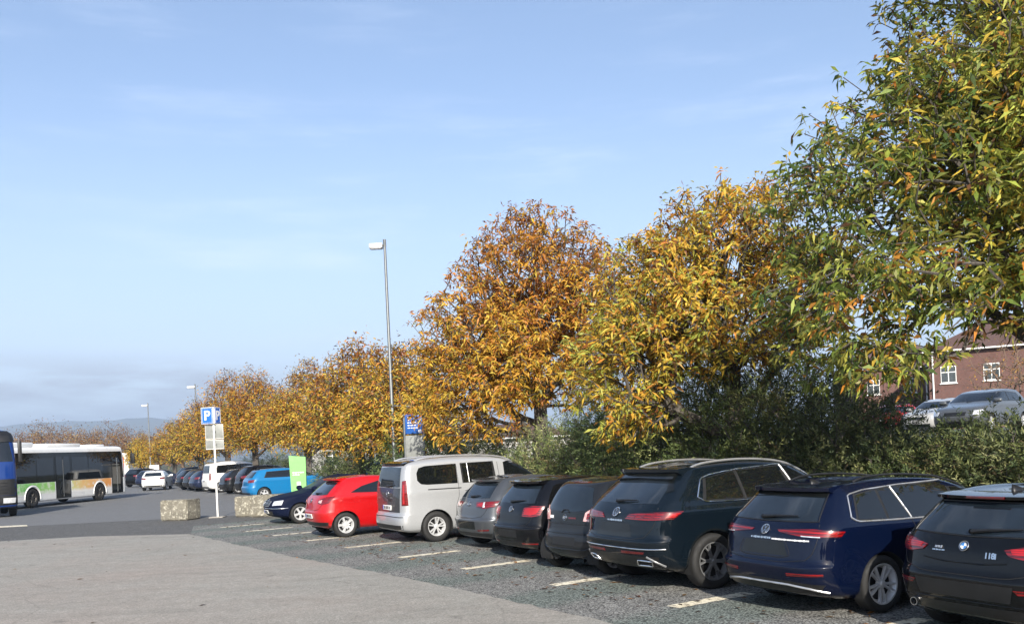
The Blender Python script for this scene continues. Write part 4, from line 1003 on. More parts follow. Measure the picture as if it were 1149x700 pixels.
# ---- generic builder for cars farther off
def far_car(kind, name, label, pos, heading, col, z0=0., group=None, L=None, H=None, cat='car', plate=False):
    K = {'hatch': (4.1, 1.47), 'suv': (4.45, 1.63), 'van': (4.9, 1.95), 'saloon': (4.53, 1.43), 'estate': (4.6, 1.48)}[kind]
    L = L or K[0]; H = H or K[1]; e = H / 1.46; zb = 1.03 * e; zt = 1.36 * e; hw = {'van': .95, 'suv': .91}.get(kind, .87)
    rows = [(.22, .3), (.28, .11), (.44, .02), (.60 * e, .0), (.66 * e, .045)]
    if kind == 'saloon': rows += [(.86, .07), (.98, .82), (1.15, 1.12), (1.33, 1.48), (1.37, 1.62), (1.405, 2.0), (1.41, 2.2)]
    elif kind == 'van': rows += [(1.05, .06), (1.22, .10), (1.5, .15), (1.78, .22), (1.85, .32), (H - .012, .9), (H, 1.4)]; zb, zt = 1.22, 1.76
    else:
        q = .9 if kind == 'suv' else 1.
        rows += [(.90 * e, .09), (zb, .18), (1.2 * e, .34 * q), (zt, .52 * q), (1.41 * e, .60 * q), (1.445 * e, 1.1), (1.45 * e, 1.6)]
    if kind == 'van': fr = [(.22, L - .25), (.3, L - .1), (.46, L), (.66, L), (.84, L - .06), (1.03, L - .35), (1.22, L - 1.0), (1.5, L - 1.4), (1.78, L - 1.9), (1.85, L - 2.1), (H - .012, L - 2.6), (H, L - 2.9)]
    else: fr = [(.2, L - .32), (.26, L - .11), (.42, L - .015), (.56 * e, L), (.69 * e, L - .05), (.83 * e, L - .24), (zb - .03, L - 1.1), (1.2 * e, L - 1.55), (zt + .01, L - 1.98), (zt + .045, L - 2.15), (H - .015, L - 2.5), (H - .01, L - 2.7)]
    wid = [hw - .1, hw - .03, hw - .004, hw, hw, hw - .006, hw - .03, hw - .12, hw - .22, hw - .28, .38, .02]
    if kind == 'van': wid = [hw - .1, hw - .03, hw, hw, hw, hw - .005, hw - .02, hw - .07, hw - .13, hw - .2, .5, .02]
    R = .33 if kind in ('suv', 'van') else .31
    wr = .95 if kind in ('saloon', 'estate') else .78
    c = Vehicle(name, label, cat, L, rows, fr, wid, pos, heading, PAINT[col], (wr, L - .86), R, group, sub=3, nside=60, z0=z0, crease=(.93 * e, .012, .06), nr=5. if kind == 'van' else 3.4)
    rb = 1.25 if kind == 'saloon' else (.5 if kind == 'van' else .85); fx = L - 1.2
    mid = (rb + fx) / 2 - .05
    rt = (1.72 if kind == 'saloon' else rb + .18); ft = L - 2.05
    def side(sd):
        c.panel('window_frame', sd, [(rb - .05, zb + .015), (fx + .05, zb)], [(rt - .05, zt - .03), (mid, zt + .015), (ft + .03, zt)], M['blackpl'], .002, 20, 5)
        c.panel('door_window', sd, [(rb, zb + .03), (mid - .04, zb + .02)], [(rt, zt - .05), (mid - .08, zt - .005)], M['glass'], .005, 12, 5)
        c.panel('door_window', sd, [(mid + .04, zb + .02), (fx, zb + .015)], [(mid - .01, zt - .005), (ft, zt - .015)], M['glass'], .005, 12, 5)
    c.both(side)
    if kind == 'saloon': c.panel('rear_window', 'B', [(-.6, 1.03), (.6, 1.03)], [(-.52, 1.31), (.52, 1.31)], M['rear_glass'], .004, 12, 5)
    else: c.panel('rear_window', 'B', [(-hw + .23, zb + .03), (hw - .23, zb + .03)], [(-hw + .33, zt - .03), (hw - .33, zt - .03)], M['rear_glass'], .005, 16, 6)
    c.panel('windscreen', 'F', [(-hw + .16, zb + .03), (hw - .16, zb + .03)], [(-hw + .28, zt - .02), (hw - .28, zt - .02)], M['glass_dull'] if kind == 'saloon' else M['glass'], .005, 16, 6)
    for sg in (1, -1):
        if kind == 'van': c.panel('tail_light', 'C', [(sg * 35, .8), (sg * 41, .8)], [(sg * 35, 1.25), (sg * 40, 1.25)], M['red_lens'], .012, 6, 8)
        else: c.panel('tail_light', 'C', [(sg * 24, .83 * e), (sg * 42, .85 * e)], [(sg * 24, .95 * e), (sg * 44, .98 * e)], M['red_lens'], .012, 10, 5)
        c.panel('headlight', 'N', [(sg * 27, .60 * e), (sg * 42, .62 * e)], [(sg * 28, .73 * e), (sg * 44, .755 * e)], M['lens_clear'], .012, 10, 5)
    c.panel('grille', 'F', [(-.34, .58 * e), (.34, .58 * e)], [(-.38, .70 * e), (.38, .70 * e)], M['blackpl'], .006, 8, 4)
    c.panel('lower_grille', 'F', [(-.5, .30), (.5, .30)], [(-.55, .42), (.55, .42)], M['blackpl'], .006, 8, 3)
    c.panel('lower_bumper', 'B', [(-hw + .14, .29), (hw - .14, .29)], [(-hw + .1, .38), (hw - .1, .38)], M['blackpl'], .004, 12, 3)
    if plate: c.plate('B', .55 * e if kind != 'van' else .75, .012)
    c.add_wheels('star', .205 if R < .32 else .22); c.mirrors(fx - .12, zb - .02)
    return c

# dark saloon that stands nose out at the end of the row
def nose_out():
    c = far_car('saloon', 'saloon_car', 'dark blue saloon parked nose out, its silver headlamp showing left of the red hatchback', (-3.74, 29.88), 242., 'oldblue', group=ROW_GROUP)
    L = c.L
    c.line('bumper_trim', 'N', [(-50, .50), (-25, .50), (0, .50), (25, .50), (50, .50)], .012, M['chrome'], .004, 30)
    c.line('grille_frame', 'F', [(-.36, .565), (.36, .565), (.40, .715), (-.40, .715)], .010, M['chrome'], .008, 40, closed=True)
    for z in (.61, .645, .68): c.line('grille_bar', 'F', [(-.36, z), (.36, z)], .006, M['chrome'], .009, 12)
    c.plate('F', .40, .014)
    c.emblem('star', 0, .735, .045, 'F', .01)
nose_out()
FAR = 'cars parked in the far row beyond the road'
far_car('hatch', 'hatchback', 'bright azure hatchback behind the green pylon sign', (-13.4, 44.2), 58, 'azure', group=FAR, H=1.52, L=4.8)
far_car('suv', 'sport_utility_vehicle', 'black suv in the far row, right beside the azure hatchback', (-15.9, 51.2), 55, 'soot', group=FAR, H=1.66)
far_car('hatch', 'hatchback', 'charcoal hatchback between the black suv and the white minibus in the far row', (-17.6, 53.6), 54, 'graphite', group=FAR)
far_car('van', 'minibus', 'white minibus in the far row seen from its rear corner', (-19.9, 57.4), 55, 'white', group=FAR, cat='van', plate=True)
far_car('hatch', 'hatchback', 'dark blue hatchback next to the white minibus on its left', (-21.9, 60.5), 52, 'nightblue', group=FAR)
far_car('hatch', 'hatchback', 'black hatchback in the far row, third to the left of the white minibus', (-24.6, 65.2), 50, 'black', group=FAR)
far_car('hatch', 'hatchback', 'dark grey hatchback in the far row, second to the left of the white minibus', (-23.2, 62.9), 50, 'graphite', group=FAR)
far_car('suv', 'sport_utility_vehicle', 'dark suv half hidden behind the white car with its rear to us', (-26.9, 71.5), 45, 'graphite', group=FAR)
far_car('hatch', 'hatchback', 'white car seen square from behind in the lane near the lamp post', (-27.2, 67.2), -12, 'white', plate=True)
far_car('estate', 'estate_car', 'dark estate parked left of the white car, nearest to it', (-31.6, 75.5), 25, 'nightblue', group=FAR)
far_car('suv', 'sport_utility_vehicle', 'black suv between the bus and the dark estate', (-34.3, 79.5), 25, 'black', group=FAR)
far_car('hatch', 'hatchback', 'small white car just past the front of the bus', (-41.5, 90.), 10, 'white', group=FAR)
far_car('suv', 'sport_utility_vehicle', 'mid blue suv glimpsed over the red hatchback', (-7.6, 40.6), 62, 'blue2')
UP = 'cars parked on the raised lot behind the hedge'
far_car('suv', 'sport_utility_vehicle', 'silver suv on the raised car park behind the hedge at the far right', (18.9, 34.0), 230, 'pale', z0=1.8, group=UP, H=1.54)
far_car('hatch', 'hatchback', 'white hatchback on the raised car park, half hidden by the hedge', (20.4, 40.6), 230, 'mid_white', z0=1.8, group=UP, H=1.5)  # white paint toned down to an even grey
far_car('hatch', 'hatchback', 'red car on the raised car park, glimpsed through the leaves', (20.9, 46.8), 232, 'red', z0=1.8, group=UP, H=1.5)

# ------------------------------------------------------------------ vegetation
def leaf_mat(name, trans=.35, rough=.5):
    m, nt, p = new_mat(name)
    at = N(nt, 'ShaderNodeAttribute', attribute_name='leaf_colour')
    n = noise(nt, coords(nt), 30., 2)
    c = mixc(nt, 1.0, at.outputs['Color'], ramp(nt, n, [(.3, g3(.8)), (.7, g3(1.15))]), 'MULTIPLY')
    nt.links.new(c, p.inputs['Base Color']); p.inputs['Roughness'].default_value = rough; p.inputs['Specular IOR Level'].default_value = .35
    tr = N(nt, 'ShaderNodeBsdfTranslucent'); nt.links.new(c, tr.inputs['Color'])
    mx = N(nt, 'ShaderNodeMixShader'); mx.inputs[0].default_value = trans
    nt.links.new(p.outputs[0], mx.inputs[1]); nt.links.new(tr.outputs[0], mx.inputs[2])
    nt.links.new(mx.outputs[0], nt.nodes['Material Output'].inputs['Surface'])
    return m
M['leaf'] = leaf_mat('autumn_leaf', .42); M['needle'] = leaf_mat('shrub_leaf', .2, .6); M['litter'] = leaf_mat('dry_leaf', .05, .8)

def bark_mat(name, lo, hi):
    m, nt, p = new_mat(name)
    v = coords(nt, scale=(6, 6, 1.2)); n = noise(nt, v, 5, 6, .7)
    nt.links.new(ramp(nt, n, [(.3, lo), (.7, hi)]), p.inputs['Base Color']); p.inputs['Roughness'].default_value = .9
    bump(nt, p, n, .6, .02); return m
M['bark'] = bark_mat('bark', (.035, .030, .026), (.12, .105, .09)); M['twig'] = bark_mat('twig_bark', (.09, .06, .04), (.20, .14, .10))

def unit(a): return a / np.maximum(1e-9, np.linalg.norm(a, axis=-1, keepdims=True))

def skeleton(tips, trunk, bf=.45, step=.4):
    """grow a branching skeleton that reaches every tip; returns node positions and parents"""
    P = [np.array(p, float) for p in trunk]; par = [-1] + list(range(len(trunk) - 1))
    plen = [0.]
    for i in range(1, len(P)): plen.append(plen[-1] + np.linalg.norm(P[i] - P[i - 1]))
    cap = len(tips) * 12 + 400
    A = np.zeros((cap, 3)); B = np.full(cap, 1e9); n = len(P); A[:n] = P; B[:n] = plen; par = np.array(par + [0] * (cap - n))
    lo = max(1, int(len(trunk) * .45)); B[:lo] += 1e6
    c = np.array(trunk[-1]) - [0, 0, 1.]
    ends = []
    for t in tips[np.argsort(np.linalg.norm(tips - c, axis=1))]:
        d = np.linalg.norm(A[:n] - t, axis=1) + bf * B[:n]
        k = int(np.argmin(d)); v = t - A[k]; l = np.linalg.norm(v); m = max(1, int(l / step)); q = k
        side = np.random.normal(0, .05, 3) * l
        for i in range(1, m + 1):
            f = i / m
            if n >= cap: break
            A[n] = A[k] + v * f + side * sin(pi * f) + np.array([0, 0, -.06 * l]) * sin(pi * f)
            par[n] = q; B[n] = (B[q] if B[q] < 1e6 else 0) + l / m; q = n; n += 1
        ends.append(q)
    return A[:n], par[:n], np.array(ends)

def wood(name, A, par, ends, r_tip, r_max, mat, parent, expo=2.3, sides=6, trunk_n=0, flare=1.35):
    n = len(A); w = np.zeros(n); w[ends] += 1
    for i in range(n - 1, 0, -1): w[par[i]] += w[i] if w[i] > 0 else 0
    w = np.maximum(w, 1); r = r_tip * w ** (1 / expo); r = r * min(1., r_max / r.max()) if r.max() > r_max else r
    r = np.maximum(r, r_tip * .8)
    kids = np.arange(1, n); a = A[par[kids]]; b = A[kids]; ra = np.minimum(r[par[kids]], r[kids] * 1.5); rb = r[kids]
    t = unit(b - a); up = np.where(np.abs(t[:, 2:3]) > .9, [[1., 0, 0]], [[0, 0, 1.]]); x = unit(np.cross(t, up)); y = np.cross(t, x)
    big = rb > r_tip * 3
    out = []
    for sel, s in ((big, sides), (~big, 4)):
        if not sel.any(): continue
        an = np.linspace(0, 2 * pi, s + 1)
        for j in range(s):
            q = []
            for (ce, rr, g) in ((a, ra, j), (a, ra, j + 1), (b, rb, j + 1), (b, rb, j)):
                q.append(ce[sel] + (x[sel] * cos(an[g]) + y[sel] * sin(an[g])) * rr[sel][:, None])
            out.append(np.stack(q, 1))
    return fast_quads(name, np.concatenate(out), mat, None, parent)

def leaf_clusters(pos, dirs, n, length, width, droop, colfn, rng, spread=1., jitter=.1, fold=True):
    K = len(pos); p = np.repeat(pos, n, 0) + rng.normal(0, jitter, (K * n, 3)); d = np.repeat(dirs, n, 0)
    L = unit(d * .55 + rng.normal(0, spread, (K * n, 3)) * [1, 1, .6] + np.array([0, 0, -droop]))
    ln = length * rng.uniform(.45, 1.25, (K * n, 1)); wd = width * rng.uniform(.6, 1.3, (K * n, 1))
    o = unit(p - pos.mean(0)) + rng.normal(0, .55, (K * n, 3)) + [0, 0, .35]
    s = unit(np.cross(L, o)); nn = np.cross(s, L)
    tip = p + L * ln + np.array([0, 0, -.18]) * ln
    mid = p + L * ln * .5 + nn * ln * .08
    V = np.stack([p, mid + s * wd * .5, tip, mid - s * wd * .5], 1)
    C = colfn(np.repeat(pos, n, 0), np.repeat(np.arange(K), n), rng)
    return V, C

PAL = {'orange': (.50, .215, .035), 'amber': (.57, .33, .04), 'gold': (.60, .43, .06), 'rust': (.25, .085, .025), 'brown': (.14, .07, .03), 'olive': (.23, .22, .045), 'green': (.17, .22, .042), 'lime': (.42, .44, .08), 'deep': (.075, .12, .028), 'tan': (.30, .19, .09)}
PALA = {k: np.array(v) for k, v in PAL.items()}

def palette(mix):
    """mix(pos)-> weights for named colours; cluster-wise and leaf-wise variation"""
    def fn(p, k, rng):
        names, Wt = mix(p); Wt = Wt / Wt.sum(1, keepdims=True)
        per = rng.uniform(0, 1, k.max() + 1)[k]; u = np.where(rng.uniform(0, 1, len(k)) < .55, per, rng.uniform(0, 1, len(k)))
        idx = (u[:, None] > np.cumsum(Wt, 1)).sum(1).clip(0, len(names) - 1)
        c = np.array([PALA[q] for q in names])[idx]
        return c * rng.uniform(.75, 1.22, (len(k), 1)) * rng.uniform(.93, 1.07, (len(k), 3))
    return fn

def crown_tips(lobes, N_, rng, gap=.35, inner=.35, gs=1.3):
    lob = np.array(lobes, float); vol = lob[:, 3] * lob[:, 4] * lob[:, 5]; out = []
    ph = rng.uniform(0, 6, 9)
    while sum(len(o) for o in out) < N_:
        k = rng.choice(len(lob), N_ * 2, p=vol / vol.sum()); d = unit(rng.normal(0, 1, (len(k), 3)))
        r = rng.uniform(inner ** 2, 1, len(k)) ** .5
        r = r * (1 + .10 * np.sin(d[:, 0] * 6 + ph[0] + k) * np.sin(d[:, 2] * 7 + ph[1]) + rng.normal(0, .035, len(k)))
        p = lob[k, :3] + d * lob[k, 3:6] * r[:, None]
        g = np.sin(p[:, 0] * gs * 1.9 + ph[2]) * np.sin(p[:, 1] * gs * 1.7 + ph[3]) * np.sin(p[:, 2] * gs * 2.3 + ph[4]) + .5 * np.sin(p[:, 0] * gs * 4 + ph[5]) * np.sin(p[:, 2] * gs * 4.6 + ph[6])
        out.append(p[g > -.9 + gap * 1.3])
    return np.concatenate(out)[:N_]

def tree(name, label, pos, trunk_h, lobes, n_tips, mix, seed, leaf=(.19, .055), per=8, droop=.45, r_tip=.009, r_max=.26, gap=.35, inner=.35, group=None, bark='bark', lean=(0, 0), extra=0, z0=0., dens=None, step=.4, jitter=.10, bf=.45, cat='tree'):
    rng = np.random.default_rng(seed); np.random.seed(seed)
    root = empty(name, (pos[0], pos[1], z0)); tag(root, label, cat, group)
    tips = crown_tips(lobes, n_tips, rng, gap, inner)
    if dens is not None: tips = tips[rng.uniform(0, 1, len(tips)) < dens(tips)]
    tips = tips[tips[:, 2] > .4]
    tk = [(lean[0] * t, lean[1] * t, trunk_h * t) for t in np.linspace(0, 1, 9)]
    A, par, ends = skeleton(tips, tk, bf, step)
    wood('trunk', A, par, ends, r_tip, r_max, M[bark], root)
    d = unit(A[ends] - A[par[ends]])
    if mix is not None:
        V, C = leaf_clusters(A[ends], d, per, leaf[0], leaf[1], droop, palette(mix), rng, jitter=jitter)
        # a few more leaves further back along the twigs
        bk = A[par[ends]]; V2, C2 = leaf_clusters(bk[:: 2], d[:: 2], max(2, per // 3), leaf[0], leaf[1], droop, palette(mix), rng, jitter=jitter)
        fast_quads('crown', np.concatenate([V, V2]), M['leaf'], np.concatenate([C, C2]), root)
    return root

def wts(p, *cols): return np.stack([np.broadcast_to(c, len(p)) for c in cols], 1) if True else None
ROW = 'sweet chestnut trees in the row behind the parked cars'
def ss(x, a, b): t = np.clip((x - a) / (b - a), 0, 1); return t * t * (3 - 2 * t)

# big green-gold chestnut on the right (mostly outside the frame)
def mix_big(p):
    side = ss(p[:, 0], -3.6, -.6); low = 1 - ss(p[:, 2], 3., 5.)
    return ['green', 'deep', 'lime', 'olive', 'gold', 'orange', 'brown'], wts(p, .22 + .1 * (1 - side), .03 + .10 * (1 - side), .28 * side + .12, .26, .18 * side + .07, .045 + .05 * low, .04)
tree('chestnut_tree', 'huge green and gold chestnut cut off by the right edge of the photo', (8.35, 12.9), 5.0,
     [(1.0, 0, 9.3, 3.3, 3.2, 2.7), (-1.0, -.3, 6.7, 2.3, 2.3, 1.35), (-2.9, -.2, 5.4, 1.85, 1.9, 1.2), (-1.7, .2, 6.5, 1.9, 1.9, 1.15), (-3.45, -.8, 3.65, 1.4, 1.9, 1.2), (-1.6, -.8, 4.55, 1.7, 1.9, .95), (1.6, .3, 5.9, 3.6, 3.2, 2.3), (.4, -1.2, 4.9, 3.2, 1.8, 1.1), (-.7, -.8, 4.0, 2.0, 1.5, .85), (.9, -.6, 4.0, 1.6, 1.5, .8), (1.2, -1.8, 6.6, 2.8, 2.0, 2.0)],
     9400, mix_big, 11, (.18, .047), 12, .55, jitter=.055, r_max=.30, gap=.34, group=ROW, dens=lambda t: 1 - .68 * np.exp(-(((t[:, 0] + 2.3) / 1.3) ** 2 + ((t[:, 2] - 4.75) / .55) ** 2)), inner=.4)
def mix_2(p):
    h = ss(p[:, 2], 3.5, 7.5); left = 1 - ss(p[:, 0], -1.6, .8)
    return ['gold', 'amber', 'orange', 'rust', 'lime', 'olive', 'brown'], wts(p, .34 + .1 * left, .22, .11 + .14 * h, .03 + .06 * h, .26 * left * (1 - h) + .08, .10 * (1 - h) + .03, .04)
tree('chestnut_tree', 'golden chestnut second from the right, with bare dark limbs showing in its middle', (4.75, 18.9), 3.6,
     [(.05, 0, 6.05, 1.85, 1.9, 1.5), (-1.5, -.3, 4.9, 1.6, 1.8, 1.6), (1.3, .2, 5.1, 1.5, 1.7, 1.5), (-2.4, -.6, 3.5, 1.2, 1.3, 1.5), (-.2, -.5, 4.4, 1.9, 1.8, 1.2)],
     3000, mix_2, 23, (.185, .047), 11, .55, jitter=.06, r_max=.22, gap=.45, group=ROW, dens=lambda t: 1 - .72 * np.exp(-(((t[:, 0] - .5) / 1.0) ** 2 + ((t[:, 2] - 5.0) / 1.1) ** 2)))
def mix_1(p):
    h = ss(p[:, 2], 3.5, 7.5)
    return ['gold', 'amber', 'orange', 'rust', 'olive', 'brown'], wts(p, .32 * (1 - h) + .06, .34 * (1 - h) + .18, .32 + .22 * h, .03 + .12 * h, .05 * (1 - h) + .01, .035)
tree('chestnut_tree', 'tall orange chestnut with a thin rusty top, directly behind the silver van', (.85, 25.2), 4.2,
     [(0, 0, 6.9, 2.3, 2.3, 1.9), (-1.5, -.3, 5.0, 2.2, 2.2, 1.8), (1.5, 0, 5.7, 1.9, 2.0, 1.9), (-1.9, -.6, 3.7, 1.9, 1.8, 1.6), (.1, -.4, 4.6, 2.3, 2.1, 1.6), (.0, 0, 8.2, 1.2, 1.2, .8)],
     4200, mix_1, 37, (.19, .048), 11, .6, jitter=.06, r_max=.24, gap=.42, group=ROW, dens=lambda t: 1 - .55 * ss(t[:, 2], 6.5, 9.5) - .25 * np.exp(-(((t[:, 0] - 1.2) / 1.0) ** 2 + ((t[:, 2] - 4.6) / 1.2) ** 2)))

def mix_far(g, o):
    def f(p):
        h = ss(p[:, 2], 3., 7.)
        return ['gold', 'amber', 'orange', 'rust', 'olive', 'brown', 'tan'], wts(p, g * (1 - h) + .08, .22, o, .06 + .14 * h, .18 * (1 - h), .06, .06 * h)
    return f
def row_tree(px, d, top, wid, g, o, seed, label, n=1700, group=ROW, green=False, gap=.38):
    X = bearing(px) * d; H = top; w = wid
    tree('chestnut_tree', label, (X, d), H * .42, [(0, 0, H * .66, w, w, H * .24), (-.45 * w, -.2 * w, H * .52, .75 * w, .75 * w, H * .21), (.45 * w, 0, H * .54, .7 * w, .75 * w, H * .21), (0, -.3 * w, H * .46, .9 * w, .8 * w, H * .16), (.1 * w, 0, H * .86, .5 * w, .5 * w, H * .13)],
         n, mix_far(g, o), seed, (.20, .060), 11, .55, r_tip=.012, r_max=.2, gap=gap, group=group, jitter=.16, step=.55)
row_tree(452, 32.5, 6.2, 1.9, .34, .16, 41, 'yellow green chestnut right behind the tall lamp post', 1300)
row_tree(405, 36.5, 6.9, 2.0, .22, .30, 42, 'rusty gold chestnut just left of the tall lamp post', 1500)
row_tree(346, 49., 7.5, 2.25, .40, .20, 43, 'yellow chestnut rising above the green pylon sign', 1500)
PAINT['oldblue'].node_tree.nodes['Principled BSDF'].inputs['Coat Weight'].default_value = 0.
BACK = 'autumn trees beyond the far row of cars'
row_tree(287, 55., 7.9, 2.0, .16, .22, 44, 'broad brownish gold tree right of the parking sign', 1300, BACK, gap=.30)
row_tree(256, 61., 8.4, 2.2, .18, .24, 45, 'tall bronze tree behind the parking sign', 1100, BACK, gap=.30)
row_tree(226, 68., 6.8, 2.1, .34, .12, 46, 'olive gold tree behind the white minibus', 1000, BACK)
row_tree(196, 84., 6.4, 2.2, .22, .26, 47, 'orange brown tree left of the white minibus', 800, BACK)
row_tree(160, 96., 5.4, 1.7, .55, .06, 48, 'small bright yellow tree behind the lamp post near the bus', 800, BACK)

# leafless trees in the distance on the left
def bare_tree(X, Y, H, w, seed, label, leafy):
    mixf = (lambda p: (['tan', 'brown', 'rust', 'amber'], wts(p, .3, .35, .2, .15))) if leafy else (lambda p: (['tan', 'brown', 'rust'], wts(p, .4, .4, .2)))
    H *= .78
    return tree('bare_tree', label, (X, Y), H * .4, [(0, 0, H * .62, w, w, H * .36), (0, 0, H * .4, w * .8, w * .8, H * .22)], 380, mixf, seed, (.34, .13), 9, .3, r_tip=.035, r_max=.3, gap=.2, inner=.2, group='bare trees on the skyline behind the bus', bark='twig', step=1.1, jitter=.5, bf=.3)
for i, (px, d, H, w) in enumerate([(6, 150, 10, 5.5), (32, 165, 12, 6), (55, 150, 13, 5.5), (78, 170, 12, 6), (104, 160, 11, 5.5), (125, 180, 14, 6.5), (146, 170, 12, 6), (178, 150, 10, 5), (205, 140, 10, 5), (-20, 160, 11, 6), (92, 210, 15, 7), (20, 220, 14, 7)]):
    bare_tree(bearing(px) * d, d, H, w, 70 + i, 'thin brownish bare tree on the skyline behind the bus and far lamp post', i % 2 == 0)

# dark shrubs that hide the bank
SH = 'dark evergreen shrubs along the bank behind the cars'
def shrub(px, v, w, h, label, seed, n=760, tint=.0, z0=0.):
    x, y = on_row(px, v); rng = np.random.default_rng(seed); np.random.seed(seed)
    root = empty('shrub', (x, y, z0)); tag(root, label, 'shrub', SH)
    lobes = [(0, 0, h * .48, w, w * .95, h * .50), (-.5 * w, -.15 * w, h * .36, .62 * w, .7 * w, h * .38), (.5 * w, .1 * w, h * .40, .6 * w, .7 * w, h * .42), (.1 * w, -.4 * w, h * .28, .7 * w, .6 * w, h * .3)]
    tips = crown_tips(lobes, n, rng, .22, .45, 1.6); tips = tips[tips[:, 2] > .1]
    A, par, ends = skeleton(tips, [(0, 0, h * .3 * t) for t in np.linspace(0, 1, 5)], .35, .3)
    wood('stem', A, par, ends, .006, .09, M['bark'], root, sides=5)
    # feathery sprays: rows of small leaves along arching shoots
    d = unit(unit(A[ends] - [0, 0, h * .3]) * .8 + rng.normal(0, .45, (len(ends), 3)) + [0, 0, .15])
    m = 24; t = np.linspace(.05, 1, m)[None, :, None]; ln = rng.uniform(.30, .62, (len(ends), 1, 1))
    sp = A[ends][:, None] + d[:, None] * t * ln + np.array([0, 0, -.26]) * t ** 2 * ln
    sp = np.concatenate([sp, A[ends][:, None] - d[:, None] * t * ln * .5 + rng.normal(0, .06, (len(ends), m, 3))], 1).reshape(-1, 3)
    dd = np.repeat(d, 2 * m, 0); sd = unit(np.cross(dd, rng.normal(0, .5, dd.shape) + [0, 0, 1.])) * rng.choice([-1., 1.], (len(dd), 1))
    Lf = unit(dd * .7 + sd * .8 + rng.normal(0, .25, dd.shape)); l = rng.uniform(.045, .105, (len(dd), 1)); wv = unit(np.cross(Lf, rng.normal(0, .6, dd.shape) + [0, 0, 1])) * l * .13
    V = np.stack([sp, sp + Lf * l * .5 + wv, sp + Lf * l, sp + Lf * l * .5 - wv], 1)
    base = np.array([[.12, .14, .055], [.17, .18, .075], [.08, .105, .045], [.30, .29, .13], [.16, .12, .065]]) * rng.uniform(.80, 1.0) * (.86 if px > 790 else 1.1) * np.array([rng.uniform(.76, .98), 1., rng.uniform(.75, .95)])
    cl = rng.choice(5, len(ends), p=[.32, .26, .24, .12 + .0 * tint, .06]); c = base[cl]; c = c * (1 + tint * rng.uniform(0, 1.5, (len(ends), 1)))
    C = np.repeat(c, 2 * m, 0) * rng.uniform(.75, 1.25, (len(dd), 1))
    fast_quads('foliage', V, M['needle'], C, root)
    return root
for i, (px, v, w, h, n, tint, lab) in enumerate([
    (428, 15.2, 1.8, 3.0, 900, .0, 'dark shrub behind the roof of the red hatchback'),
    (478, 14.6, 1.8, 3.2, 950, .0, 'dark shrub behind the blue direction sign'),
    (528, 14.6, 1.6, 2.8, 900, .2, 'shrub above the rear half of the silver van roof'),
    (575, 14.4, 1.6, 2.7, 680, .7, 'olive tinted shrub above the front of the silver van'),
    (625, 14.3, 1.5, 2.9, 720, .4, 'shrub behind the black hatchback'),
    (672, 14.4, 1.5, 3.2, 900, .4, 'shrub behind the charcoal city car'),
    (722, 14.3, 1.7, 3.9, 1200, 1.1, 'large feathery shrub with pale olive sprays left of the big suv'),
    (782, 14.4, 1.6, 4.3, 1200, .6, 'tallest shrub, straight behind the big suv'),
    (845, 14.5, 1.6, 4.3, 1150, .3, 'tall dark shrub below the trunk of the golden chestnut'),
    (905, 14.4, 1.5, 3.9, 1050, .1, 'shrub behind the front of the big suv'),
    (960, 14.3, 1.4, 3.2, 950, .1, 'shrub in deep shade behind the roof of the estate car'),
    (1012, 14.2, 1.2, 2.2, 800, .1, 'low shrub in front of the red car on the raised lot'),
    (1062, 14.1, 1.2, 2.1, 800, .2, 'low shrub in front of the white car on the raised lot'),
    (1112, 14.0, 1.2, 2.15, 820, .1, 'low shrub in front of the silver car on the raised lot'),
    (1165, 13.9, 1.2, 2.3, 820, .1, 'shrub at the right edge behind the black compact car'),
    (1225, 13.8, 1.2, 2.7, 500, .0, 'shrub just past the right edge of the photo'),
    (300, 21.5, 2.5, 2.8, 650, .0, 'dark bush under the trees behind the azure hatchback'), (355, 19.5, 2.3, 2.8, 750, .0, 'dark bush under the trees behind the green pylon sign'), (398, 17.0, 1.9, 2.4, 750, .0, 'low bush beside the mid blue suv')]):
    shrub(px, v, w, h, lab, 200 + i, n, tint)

# leaves lying about
def litter():
    rng = np.random.default_rng(9); pts = []
    for _ in range(750):
        u = rng.uniform(3, 30); v = 7.2 + rng.exponential(2.2) if rng.uniform() < .95 else rng.uniform(-2, 7)
        if v < 13.2: pts.append(W(u, v))
    p = np.array([(x, y, .006) for x, y in pts]); a = rng.uniform(0, 2 * pi, len(p)); l = rng.uniform(.06, .15, (len(p), 1))
    L = np.stack([np.cos(a), np.sin(a), rng.uniform(-.02, .12, len(p))], 1); s = np.stack([-np.sin(a), np.cos(a), rng.uniform(-.15, .15, len(p))], 1)
    V = np.stack([p, p + L * l * .5 + s * l * .17 + [0, 0, .008], p + L * l, p + L * l * .5 - s * l * .17 + [0, 0, .008]], 1); V[:, :, 2] = np.maximum(V[:, :, 2], .005)
    C = np.array([PALA[k] for k in ('orange', 'brown', 'rust', 'tan')])[rng.integers(0, 4, len(p))] * rng.uniform(.25, .8, (len(p), 1))
    structure(fast_quads('fallen_leaves', V, M['litter'], C), 'stuff')
litter()

# ------------------------------------------------------------------ street furniture, vehicles on the road, buildings
def at_px(px, d):
    dx = px - 574.5; return (dx * _c - 22 * _s) / FPX * d

